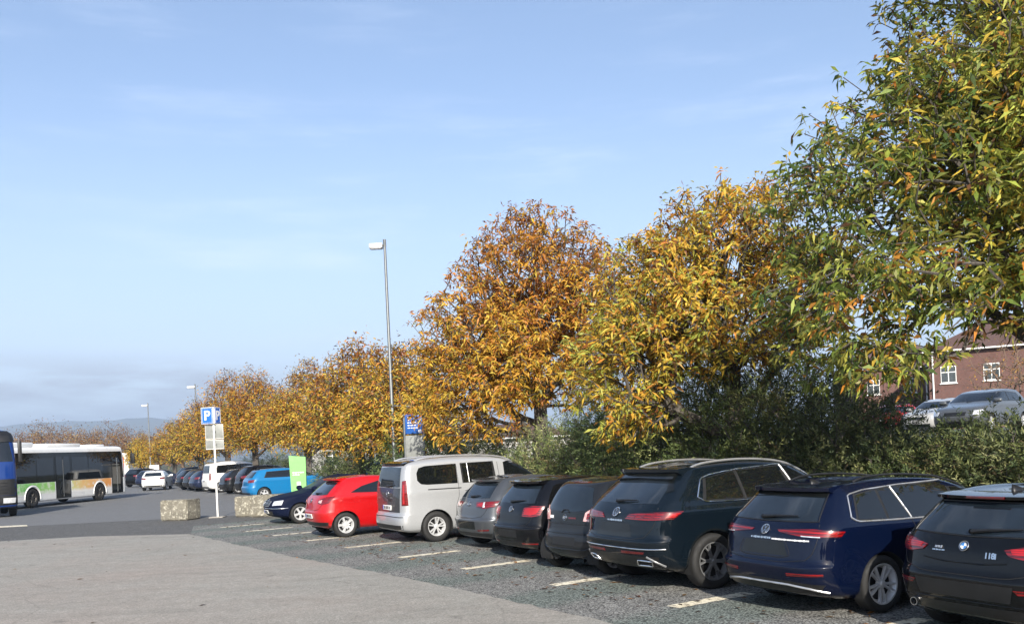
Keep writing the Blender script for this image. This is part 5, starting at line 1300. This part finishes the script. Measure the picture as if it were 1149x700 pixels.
def lamp_post(px, d, H, label, arm=False, head=(.46, .30, .16)):
    X = at_px(px, d); r = empty('lamp_post', (X, d, 0)); tag(r, label, 'lamp post', 'tall car park lamp posts')
    MB().tube([(0, 0, 0), (0, 0, .9), (0, 0, .95), (0, 0, H)], [.085, .085, .068, .045], 12).build('pole', M['galv'], r)
    MB().box((0, 0, .01), (.34, .34, .03), bev=.005).build('base_plate', M['galv'], r)
    h = MB().box((-.30, 0, H - .12), head, bev=.02).build('lamp_head', M['lamp_white'], r)
    MB().box((-.30, 0, H - .12 - head[2] / 2 - .008), (head[0] * .8, head[1] * .8, .02)).build('lamp_lens', M['lens_clear'], h)
    MB().tube([(-.1, 0, H - .10), (.02, 0, H - .10)], .03, 8).tube([(0, 0, H - .15), (0, 0, H + .10)], .055, 10).build('head_bracket', M['galv'], r)
    if arm: MB().tube([(-.06, 0, 3.66), (.10, -.05, 3.66), (.78, -.1, 3.60)], .026, 8).build('bracket_arm', M['galv'], r)
    return r
lamp_post(443, 31., 9.35, 'tall grey lamp post with a boxy white head, rising beside the blue direction sign', True)
lamp_post(223, 70., 8.0, 'distant lamp post standing behind the parking sign', head=(.6, .3, .16))
lamp_post(169, 88., 7.9, 'distant lamp post by the white car, near the front of the bus', head=(.6, .3, .16))

def parking_sign():
    r = empty('parking_sign', (-10.75, 32.25, 0)); tag(r, 'blue and white P parking sign on a white pole between the concrete blocks', 'sign')
    MB().tube([(0, 0, 0), (0, 0, 3.98)], .034, 10).build('pole', M['white_metal'], r)
    MB().box((0, 0, .012), (.5, .5, .03), bev=.006).build('base_plate', simple('sign_base', (.30, .28, .25), .9), r)
    # two boards that meet in a V
    for nm, a, w, cx, cy in (('board', rad(-8), .46, -.19, -.075), ('board', rad(78), .42, .10, .13)):
        X = Matrix.Translation((cx, cy, 3.68)) @ Matrix.Rotation(a, 4, 'Z')
        b = MB().box((0, 0, 0), (w, .03, .60), bev=.006).build(nm, M['white_metal'], r); b.matrix_local = X
        MB().box((0, -.018, 0), (w - .03, .006, .57)).build('blue_face', M['sign_blue'], b)
        bm = MB(); hw, hh = w / 2 - .045, .255
        bm.tube([(-hw, -.023, -hh), (hw, -.023, -hh), (hw, -.023, hh), (-hw, -.023, hh)], .007, 4, True); bm.build('face_border', M['mark_white'], b)
        text_mesh('letter_p', 'P', .47 if w > .4 else .40, M['mark_white'], b, Matrix.Translation((0, -.024, -.01)) @ Matrix.Rotation(rad(90), 4, 'X'), .004, 1, .012)
    for z0, z1 in ((2.83, 3.36), (2.46, 2.80)):
        f = MB().box((0, .05, (z0 + z1) / 2), (.66, .02, z1 - z0), bev=.006).build('plate_back', M['sign_grey'], r)
        MB().tube([(-.32, .035, z0 + .01), (.32, .035, z0 + .01), (.32, .035, z1 - .01), (-.32, .035, z1 - .01)], .013, 5, True).build('plate_rim', M['white_metal'], f)
        MB().box((0, .02, (z0 + z1) / 2), (.11, .05, .05)).build('clamp', M['galv'], f)
parking_sign()

def direction_sign():
    x, y = on_row(466, 13.2); r = empty('direction_sign', (x, y, 0), rad(-6)); tag(r, 'blue direction sign over a grey panel on two posts, behind the silver van', 'sign')
    for sx in (-.31, .31): MB().tube([(sx, 0, 0), (sx, 0, 3.28 if sx < 0 else 3.05)], .036, 10).build('post', M['galv'], r)
    b = MB().box((.02, -.05, 2.95), (.56, .04, .64), bev=.006).build('board', M['sign_dark_blue'], r)
    bm = MB(); rr = random.Random(2)
    for k, n in enumerate((2, 1, 4, 3, 4)):
        x = -.20
        for i in range(n): w = rr.uniform(.05, .10); bm.box((x + w / 2 + .02, -.073, 3.16 - k * .085), (w, .004, .028)); x += w + .025
    bm.build('lettering', M['mark_white'], b)
    MB().lathe([(0, 0), (.06, 0)], 'Y', (.22, -.073, 2.70), 18).build('emblem_mark', M['mark_white'], b)
    MB().box((.0, -.01, 2.05), (.56, .025, 1.05), bev=.005).build('grey_panel', M['sign_grey'], r)
direction_sign()

def pylon():
    r = empty('pylon_sign', (-7.55, 31.4, 0), rad(4)); tag(r, 'pale green pylon sign with small white lettering behind the hood of the dark saloon', 'sign')
    b = mesh_obj('panel', [(-.25, -.06, 0), (.24, -.06, 0), (.24, .06, 0), (-.25, .06, 0), (-.31, -.06, 2.10), (.27, -.06, 2.04), (.27, .06, 2.04), (-.31, .06, 2.10)],
                 [(0, 1, 5, 4), (1, 2, 6, 5), (2, 3, 7, 6), (3, 0, 4, 7), (4, 5, 6, 7), (0, 3, 2, 1)], M['sign_green'], r, False)
    bm = MB(); rr = random.Random(8)
    for k, (z, n) in enumerate(((1.50, 5), (1.42, 3), (.72, 5), (.66, 3))):
        if k == 2: bm.build('lettering', M['mark_white'], b); bm = MB()
        x = -.20
        for i in range(n): w = rr.uniform(.04, .09); bm.box((x + w / 2, -.064, z), (w, .006, .035)); x += w + .02
    bm.build('lettering', M['mark_white'], b)
    MB().box((.0, -.064, 1.10), (.13, .006, .15)).build('pictogram', M['mark_white'], b)
    MB().box((0, 0, .02), (.7, .35, .05), bev=.008).build('plinth', M['galv'], r)
pylon()

def concrete_mat():
    m, nt, p = new_mat('lichen_concrete'); v = coords(nt)
    n = noise(nt, v, 2.6, 8, .7); n2 = noise(nt, v, 9., 6, .7)
    c = ramp(nt, n, [(.3, (.10, .092, .075)), (.7, (.21, .195, .155))])
    c = mixc(nt, ramp(nt, n2, [(.52, g3(0)), (.62, g3(.85))]), c, (.42, .40, .33))
    c = mixc(nt, ramp(nt, noise(nt, v, 4., 7, .75), [(.55, g3(0)), (.70, g3(.8))]), c, (.075, .062, .035))
    nt.links.new(c, p.inputs['Base Color']); p.inputs['Roughness'].default_value = .95; bump(nt, p, n2, .8, .03); return m
M['concrete'] = concrete_mat()
def block(pos, rot, size, label, seed):
    rng = np.random.default_rng(seed); bm = bmesh.new(); bmesh.ops.create_cube(bm, size=1)
    bmesh.ops.scale(bm, vec=size, verts=bm.verts)
    bmesh.ops.bevel(bm, geom=bm.edges[:], offset=.035, segments=2, affect='EDGES')
    bmesh.ops.subdivide_edges(bm, edges=bm.edges[:], cuts=4, use_grid_fill=True)
    for q in bm.verts:
        c = q.co; c += Vector((sin(c.y * 9 + seed) + sin(c.z * 13 + c.x * 5), sin(c.x * 8 + seed * 2) + sin(c.z * 11), sin(c.x * 7 + c.y * 9 + seed))) * .008 + Vector(rng.normal(0, .003, 3))
    me = bpy.data.meshes.new('concrete_block'); bm.to_mesh(me); bm.free(); me.shade_smooth(); me.set_sharp_from_angle(angle=rad(40)); me.materials.append(M['concrete'])
    o = bpy.data.objects.new('concrete_block', me); COL.objects.link(o); o.location = (*pos, size[2] / 2); o.rotation_euler = (0, 0, rot)
    tag(o, label, 'concrete block', 'weathered concrete barrier blocks')
block((-11.95, 31.9), rad(-16), (1.12, .80, .72), 'short weathered concrete block left of the parking sign pole', 1)
block((-9.75, 32.35), rad(6), (.62, .80, .72), 'stubby weathered concrete block just right of the parking sign pole', 2)
block((-8.15, 31.75), rad(4), (2.35, .75, .76), 'long weathered concrete block reaching behind the nose of the dark saloon', 3)

def livery():
    m, nt, p = new_mat('bus_livery'); v = coords(nt); sep = nt.nodes.new('ShaderNodeSeparateXYZ'); nt.links.new(v, sep.inputs[0])
    n = noise(nt, v, 2.2, 5, .7); t = mth(nt, 'ADD', mth(nt, 'MULTIPLY', sep.outputs[0], 1 / 11.), .5)
    c = ramp(nt, mth(nt, 'ADD', t, mth(nt, 'MULTIPLY', mth(nt, 'SUBTRACT', n, .5), .25)), [(.0, (.12, .50, .12)), (.42, (.30, .56, .14)), (.58, (.62, .52, .18)), (.72, (.72, .36, .08)), (.95, (.75, .26, .05))])
    c = mixc(nt, ramp(nt, noise(nt, v, 3.4, 4, .6), [(.50, g3(0)), (.66, g3(.7))]), c, (.72, .70, .62))
    f = ramp(nt, mth(nt, 'ADD', sep.outputs[2], mth(nt, 'MULTIPLY', n, .25)), [(.80, g3(1)), (1.0, g3(0))])
    c = mixc(nt, f, c, (.72, .71, .68)); nt.links.new(c, p.inputs['Base Color']); p.inputs['Roughness'].default_value = .3; p.inputs['Coat Weight'].default_value = .6; return m
M['livery'] = livery()

def bus():
    L = 12.0
    rear = [(.30, .10), (.34, .05), (.6, 0), (1., 0), (1.3, 0), (1.65, .02), (2.1, .03), (2.7, .05), (3.05, .08), (3.16, .14), (3.22, .5), (3.23, 1.)]
    fr = [(z, L - x * .6 - (.0 if z < 1.2 else (z - 1.2) * .08)) for z, x in rear]
    c = Vehicle('city_bus', 'white city bus with dark windows and a green to orange floral band, heading away', 'bus', L, rear, fr, [1.2, 1.26, 1.275, 1.275, 1.275, 1.275, 1.27, 1.255, 1.225, 1.14, .8, .02],
                (-27.2, 44.1), 8.4, M['bus_white'], (3.3, 9.2), .50, nr=7, nf=5, cr=[.28] * 12, cf=[.35] * 12, bulge=[0] * 12, bow=0, flare=0, nside=190, arch=.07, tyre_w=.28)
    for sd in ('R', 'L'):
        c.panel('window_band', sd, [(.35, 1.30), (11.86, 1.30)], [(.35, 2.90), (11.70, 2.90)], M['glass_black'], .004, 60, 6)
        segs = [(.45, 2.0), (2.1, 3.6), (3.7, 5.05), (6.65, 8.1), (8.2, 9.55)] if sd == 'R' else [(.45, 2.0), (2.1, 3.6), (3.7, 5.4), (5.5, 7.2), (7.3, 9.0), (9.1, 10.8), (10.9, 11.7)]
        for a, b in segs: c.panel('window', sd, [(a, 1.36), (b, 1.36)], [(a, 2.62), (b, 2.62)], M['glass'], .010, 8, 5)
        for a, b in ((.25, 2.66), (3.94, 5.12), (6.58, 8.56), (9.84, 10.36)) if sd == 'R' else ((.25, 2.66), (3.94, 8.56), (9.84, 11.6)):
            c.panel('livery_band', sd, [(a, .62), (b, .62)], [(a, 1.29), (b, 1.29)], M['livery'], .005, 16, 5)
        for wx in (3.3, 9.2):
            c.panel('livery_band', sd, [(wx + .70 * cos(q), .50 + .70 * sin(q)) for q in np.linspace(pi * .93, pi * .07, 15)], [(wx - .64, 1.29), (wx + .64, 1.29)], M['livery'], .005, 16, 4)
            a = np.linspace(-.08, pi + .08, 30); c.line('wheel_arch_trim', sd, [(wx + .62 * cos(q), max(.36, .50 + .62 * sin(q))) for q in a], .030, M['bus_white'], .0, 36)
    def door(x0, x1):
        d = c.panel('door', 'R', [(x0, .36), (x1, .36)], [(x0, 2.82), (x1, 2.82)], M['glass_black'], .012, 8, 10)
        m = (x0 + x1) / 2
        for a, b in ((x0 + .07, m - .04), (m + .04, x1 - .07)): c.panel('door_glass', 'R', [(a, .55), (b, .55)], [(a, 2.66), (b, 2.66)], M['glass'], .022, 5, 8, parent=d)
        c.line('door_pole', 'R', [(m, .45), (m, 2.5)], .018, M['galv'], .022, 6, parent=d)
    door(5.2, 6.5); door(10.42, 11.56)
    c.panel('windscreen', 'F', [(-1.1, 1.1), (1.1, 1.1)], [(-1.08, 2.85), (1.08, 2.85)], M['glass'], .006, 14, 7)
    for sg in (1, -1):
        c.panel('headlight', 'F', [(sg * .72, .66), (sg * 1.1, .66)], [(sg * .72, .86), (sg * 1.1, .86)], M['lens_clear'], .012, 6, 4)
        c.panel('tail_light', 'B', [(sg * .98, .7), (sg * 1.15, .7)], [(sg * .98, 1.3), (sg * 1.15, 1.3)], M['red_lens'], .012, 4, 6)
        a = Vector((L / 2 - .15, sg * 1.22, 2.98)); MB().tube([a, a + Vector((.35, sg * .16, .04)), a + Vector((.52, sg * .24, -.12)), a + Vector((.52, sg * .26, -.25))], .03, 8).build('mirror_arm', M['blackpl'], c.root)
        MB().box((L / 2 + .37, sg * 1.50, 2.42), (.14, .26, .62), bev=.04).build('side_mirror', M['blackpl'], c.root)
    for x, l, w, h in ((-3.2, 2.6, 1.7, .26), (.6, 3.0, 1.8, .20), (4.1, 1.2, 1.4, .14)): MB().box((x, 0, 3.23 + h / 2 - .02), (l, w, h), bev=.07).build('roof_unit', M['bus_white'], c.root)
    c.add_wheels('plain', .29, spokes=8, mat='steel', back='steel', wide=1.4)
bus()

def truck():
    L = 2.4
    z = [.42, .5, .9, 1.25, 1.5, 2.0, 2.45, 2.95, 3.45, 3.7, 3.86, 3.87]
    rear = [(q, .0 if q < 3 else (q - 3) * .2) for q in z]
    fr = [(q, x) for q, x in zip(z, (L - .12, L - .02, L, L, L - .01, L - .05, L - .10, L - .22, L - .36, L - .55, L - 1.0, L - 1.3))]
    c = Vehicle('lorry', 'blue lorry cab with a dark grille cut off by the left edge, facing the camera', 'lorry', L, rear, fr, [1.2, 1.24, 1.25, 1.25, 1.25, 1.25, 1.24, 1.22, 1.17, 1.08, .7, .02],
                (-24.05, 40.3), 146.6, M['truck_blue'], (1.0,), .50, nr=8, nf=4.5, cr=[.2] * 12, cf=[.4] * 12, bulge=[0] * 12, bow=0, flare=0, nside=60, arch=.08, tyre_w=.3)
    c.panel('windscreen', 'N', [(-48, 2.42), (48, 2.42)], [(-50, 3.28), (50, 3.28)], M['glass'], .006, 26, 7)
    c.panel('sun_visor', 'N', [(-60, 3.28), (60, 3.28)], [(-64, 3.74), (64, 3.74)], M['blackpl'], .05, 26, 5, skirt=.06)
    c.panel('grille', 'N', [(-57, .96), (57, .96)], [(-50, 1.66), (50, 1.66)], M['blackpl'], .010, 30, 6)
    for q in (1.08, 1.22, 1.36, 1.50): c.line('grille_bar', 'F', [(-.88, q), (.88, q)], .014, M['alloy_dark'], .022, 16)
    c.panel('bumper', 'N', [(-62, .45), (62, .45)], [(-60, .95), (60, .95)], M['blackpl'], .012, 32, 6)
    for sg in (1, -1):
        c.panel('headlight', 'N', [(sg * 30, .62), (sg * 46, .62)], [(sg * 30, .84), (sg * 47, .84)], M['lens_clear'], .02, 10, 5)
        MB().box((L / 2 - .28, sg * 1.42, 2.85), (.16, .16, .95), bev=.05).build('side_mirror', M['blackpl'], c.root)
        c.panel('door_window', 'L' if sg > 0 else 'R', [(.75, 2.35), (1.75, 2.25)], [(.75, 3.1), (1.65, 3.1)], M['glass'], .006, 8, 5)
        w = MB().lathe([(.30, -.14), (.46, -.16), (.5, -.1), (.5, .1), (.46, .16), (.30, .14)], 'Y', (-3.4, sg * .98, .5), 28).build('wheel', M['rubber'], c.root, 40)
        MB().lathe([(0, -.05 * sg), (.2, -.04 * sg), (.29, .08 * sg), (.30, .13 * sg)], 'Y', (-3.4, sg * .98, .5), 24).build('rim', M['steel'], w)
    MB().box((-2.4, .42, .85), (3.8, .12, .28)).box((-2.4, -.42, .85), (3.8, .12, .28)).box((-2.6, 0, .80), (.2, .84, .18)).box((-3.4, 0, .5), (.12, 1.7, .12)).box((-3.3, 0, 1.04), (.9, .84, .10)).build('chassis', M['blackpl'], c.root)
    c.plate('F', .62, .02); c.emblem('star', 0, 1.56, .16, 'F', .03); c.add_wheels('plain', .29, spokes=8, mat='steel', back='steel', wide=1.4)
truck()

# ---- brick buildings above the bank
def brick_mat():
    m, nt, p = new_mat('red_brick'); v = coords(nt)
    sep = nt.nodes.new('ShaderNodeSeparateXYZ'); nt.links.new(v, sep.inputs[0])
    cmb = nt.nodes.new('ShaderNodeCombineXYZ'); nt.links.new(mth(nt, 'ADD', sep.outputs[0], sep.outputs[1]), cmb.inputs[0]); nt.links.new(sep.outputs[2], cmb.inputs[1])
    b = N(nt, 'ShaderNodeTexBrick', inp={'Scale': 4.0, 'Mortar Size': .016, 'Color1': (.125, .050, .038, 1), 'Color2': (.085, .038, .031, 1), 'Mortar': (.14, .12, .11, 1)})
    nt.links.new(cmb.outputs[0], b.inputs['Vector']); n = noise(nt, v, 1.2, 5)
    nt.links.new(mixc(nt, .6, b.outputs['Color'], ramp(nt, n, [(.3, g3(.7)), (.7, g3(1.2))]), 'MULTIPLY'), p.inputs['Base Color']); p.inputs['Roughness'].default_value = .9; return m
M['brick'] = brick_mat(); M['tile'] = simple('roof_tiles', (.085, .048, .040), .8, var=.25, scale=14); M['frame_white'] = simple('white_frame', (.74, .74, .72), .4, var=.05)
M['render_white'] = simple('pale_render', (.40, .39, .37), .9, var=.12, scale=1.5)

def house(name, label, pos, rot, Lx, Ly, H, mat, cols, rows_z, z0, roof_h=3.2, win=(1.25, 1.5), pipes=(), over=.45):
    r = empty(name, (*pos, z0), rot); tag(r, label, 'building')
    MB().box((Lx / 2, Ly / 2, H / 2), (Lx, Ly, H)).build('wall', mat, r)
    e = over; ri = Ly / 2
    V = [(-e, -e, H), (Lx + e, -e, H), (Lx + e, Ly + e, H), (-e, Ly + e, H), (ri, Ly / 2, H + roof_h), (Lx - ri, Ly / 2, H + roof_h)]
    V += [(x, y, H - .18) for x, y, _ in V[:4]]
    mesh_obj('roof', V, [(0, 1, 5, 4), (1, 2, 5), (2, 3, 4, 5), (3, 0, 4), (0, 6, 7, 1), (1, 7, 8, 2), (2, 8, 9, 3), (3, 9, 6, 0), (6, 9, 8, 7)], M['tile'], r, False)
    MB().tube([(-e, -e - .05, H - .1), (Lx + e, -e - .05, H - .1)], .08, 8).build('gutter', M['frame_white'], r)
    for x in cols:
        for z in rows_z:
            w, h = win
            f = MB().box((x, -.02, z + h / 2), (w, .10, h)).build('window', M['frame_white'], r)
            g = MB()
            for i in (-1, 1):
                g.box((x + i * w * .245, -.074, z + h * .34), (w * .43, .012, h * .56)); g.box((x + i * w * .245, -.074, z + h * .81), (w * .43, .012, h * .28))
            g2 = g.build('pane', M['glass_clear'], f); MB().box((x, -.06, z - .05), (w + .2, .16, .08)).build('sill', M['frame_white'], f)
    for x in pipes: MB().tube([(x, -.09, 0), (x, -.09, H - .15)], .07, 8).build('downpipe', M['frame_white'], r)
    return r
house('brick_building', 'red brick building with white windows above the raised car park at far right', (37.9, 80.5), rad(-28), 26, 11, 7.1, M['brick'], [1.6, 5.0, 8.4, 11.8, 15.2, 18.6, 22.], (.9, 4.15), 1.8, pipes=(.35,))
house('brick_building', 'red brick wing set back to the left of the main brick building', (36.0, 92.), rad(-4), 10.5, 9, 6.6, M['brick'], [1.5, 5.2, 8.8], (.8, 3.9), 1.8, pipes=(6.8,))
house('low_building', 'long pale low building glimpsed between the tree trunks', (-19., 84.), rad(12), 26, 7, 3.0, M['render_white'], [2, 6, 10, 14, 18, 22], (1.0,), 0., 1.4)

def box_lorry():
    d = 104.; r = empty('box_lorry', (at_px(141, d), d, 0), rad(8)); tag(r, 'white box lorry with red panels far off beyond the front of the bus', 'lorry')
    MB().box((0, 0, 2.0), (2.5, 6.5, 2.7), bev=.05).build('cargo_box', M['bus_white'], r)
    for x in (-.75, .55): MB().box((x, -3.262, 2.0), (.40, .02, 1.9)).build('red_panel', simple('lorry_red', (.55, .08, .06), .5), r)
    MB().box((0, 3.9, 1.5), (2.4, 1.3, 2.2), bev=.12).build('cab', M['bus_white'], r)
    for x in (-1., 1.):
        for y in (-2., 3.7): MB().lathe([(0, -.13), (.42, -.13), (.46, -.08), (.46, .08), (.42, .13), (0, .13)], 'X', (x, y, .46), 18).build('wheel', M['rubber'], r)
    MB().box((0, 0, .60), (1.0, 7.4, .2)).build('chassis', M['blackpl'], r)
box_lorry()
def board():
    d = 82.; r = empty('notice_board', (at_px(173, d), d, 0)); tag(r, 'small blank white board behind the white car', 'sign')
    MB().box((0, 0, 1.62), (.86, .05, .52), bev=.01).build('panel', M['frame_white'], r)
    for x in (-.3, .3): MB().tube([(x, .05, 0), (x, .05, 1.85)], .03, 8).build('post', M['galv'], r)
board()

# leafless twiggy tree in front of the brick wall
tree('bare_tree', 'thin leafless tree with orange twigs in front of the brick building', (27.2, 48.), 1.2, [(0, 0, 3.2, 2.6, 2.4, 2.0)], 420, lambda p: (['amber', 'tan', 'orange'], wts(p, .3, .4, .3)), 91, (.12, .06), 1, .3, r_tip=.014, r_max=.12, gap=.1, inner=.2, bark='twig', z0=1.8, step=.7, bf=.25)

# ---- wooded ridge on the horizon
def ridge():
    m, nt, p = new_mat('wooded_hill'); v = coords(nt); n = noise(nt, v, .012, 6, .7)
    nt.links.new(ramp(nt, n, [(.35, (.030, .045, .020)), (.65, (.075, .060, .030))]), p.inputs['Base Color']); p.inputs['Roughness'].default_value = 1.
    xs = np.linspace(-5200, 2600, 131); ys = np.linspace(3700, 5600, 21); V = []
    for x in xs:
        k = x / 4500
        top = np.interp(k, [-1.2, -.62, -.52, -.46, -.40, -.33, -.2, 0, .5], [150, 215, 236, 248, 238, 214, 150, 90, 40]) + 9 * sin(x * .004) + 5 * sin(x * .0131 + 1) + 2.5 * sin(x * .047)
        for y in ys:
            t = (y - 3700) / 1900; f = sin(pi * min(1, t * 1.15) * .92) ** 1.3 if t < .87 else .4
            V.append((x, y, -2 + max(0, top * max(0., f)) + 3 * sin(x * .02 + y * .017)))
    n = len(ys); F = [(i * n + j, (i + 1) * n + j, (i + 1) * n + j + 1, i * n + j + 1) for i in range(len(xs) - 1) for j in range(n - 1)]
    structure(mesh_obj('hills', V, F, m))
    # unseen low rise added behind the camera, only for the paintwork to mirror
    V = []; xs = np.linspace(-70, 110, 61); rr = random.Random(12)
    for x in xs:
        h = 8.5 + 2.2 * sin(x * .21) + 1.4 * sin(x * .57 + 1) + rr.uniform(-1.2, 1.2)
        for y, f in ((-38, 0), (-40, .45), (-43, .85), (-48, 1.), (-60, .5), (-70, 0)): V.append((x, y + rr.uniform(-.8, .8), -.02 + h * f))
    n = 6; F = [(i * n + j, (i + 1) * n + j, (i + 1) * n + j + 1, i * n + j + 1) for i in range(len(xs) - 1) for j in range(n - 1)]
    m2, nt, p = new_mat('wooded_rise'); v = coords(nt); n_ = noise(nt, v, 1.1, 7, .75)
    nt.links.new(ramp(nt, n_, [(.35, (.020, .026, .010)), (.65, (.10, .075, .025))]), p.inputs['Base Color']); p.inputs['Roughness'].default_value = 1.; bump(nt, p, n_, 1., .6)
    structure(mesh_obj('wooded_rise', V, F, m2))
ridge()

def haze():
    m = bpy.data.materials.new('haze_air'); m.use_nodes = True; nt = m.node_tree; nt.nodes.clear()
    o = nt.nodes.new('ShaderNodeOutputMaterial'); v = N(nt, 'ShaderNodeVolumePrincipled'); v.inputs['Color'].default_value = (.62, .78, 1., 1); v.inputs['Density'].default_value = 2.8e-4; v.inputs['Anisotropy'].default_value = .1
    nt.links.new(v.outputs[0], o.inputs['Volume'])
    h = MB().box((0, 3450, 160), (12200, 7260, 330)).build('haze', m); structure(h, 'stuff')
haze()
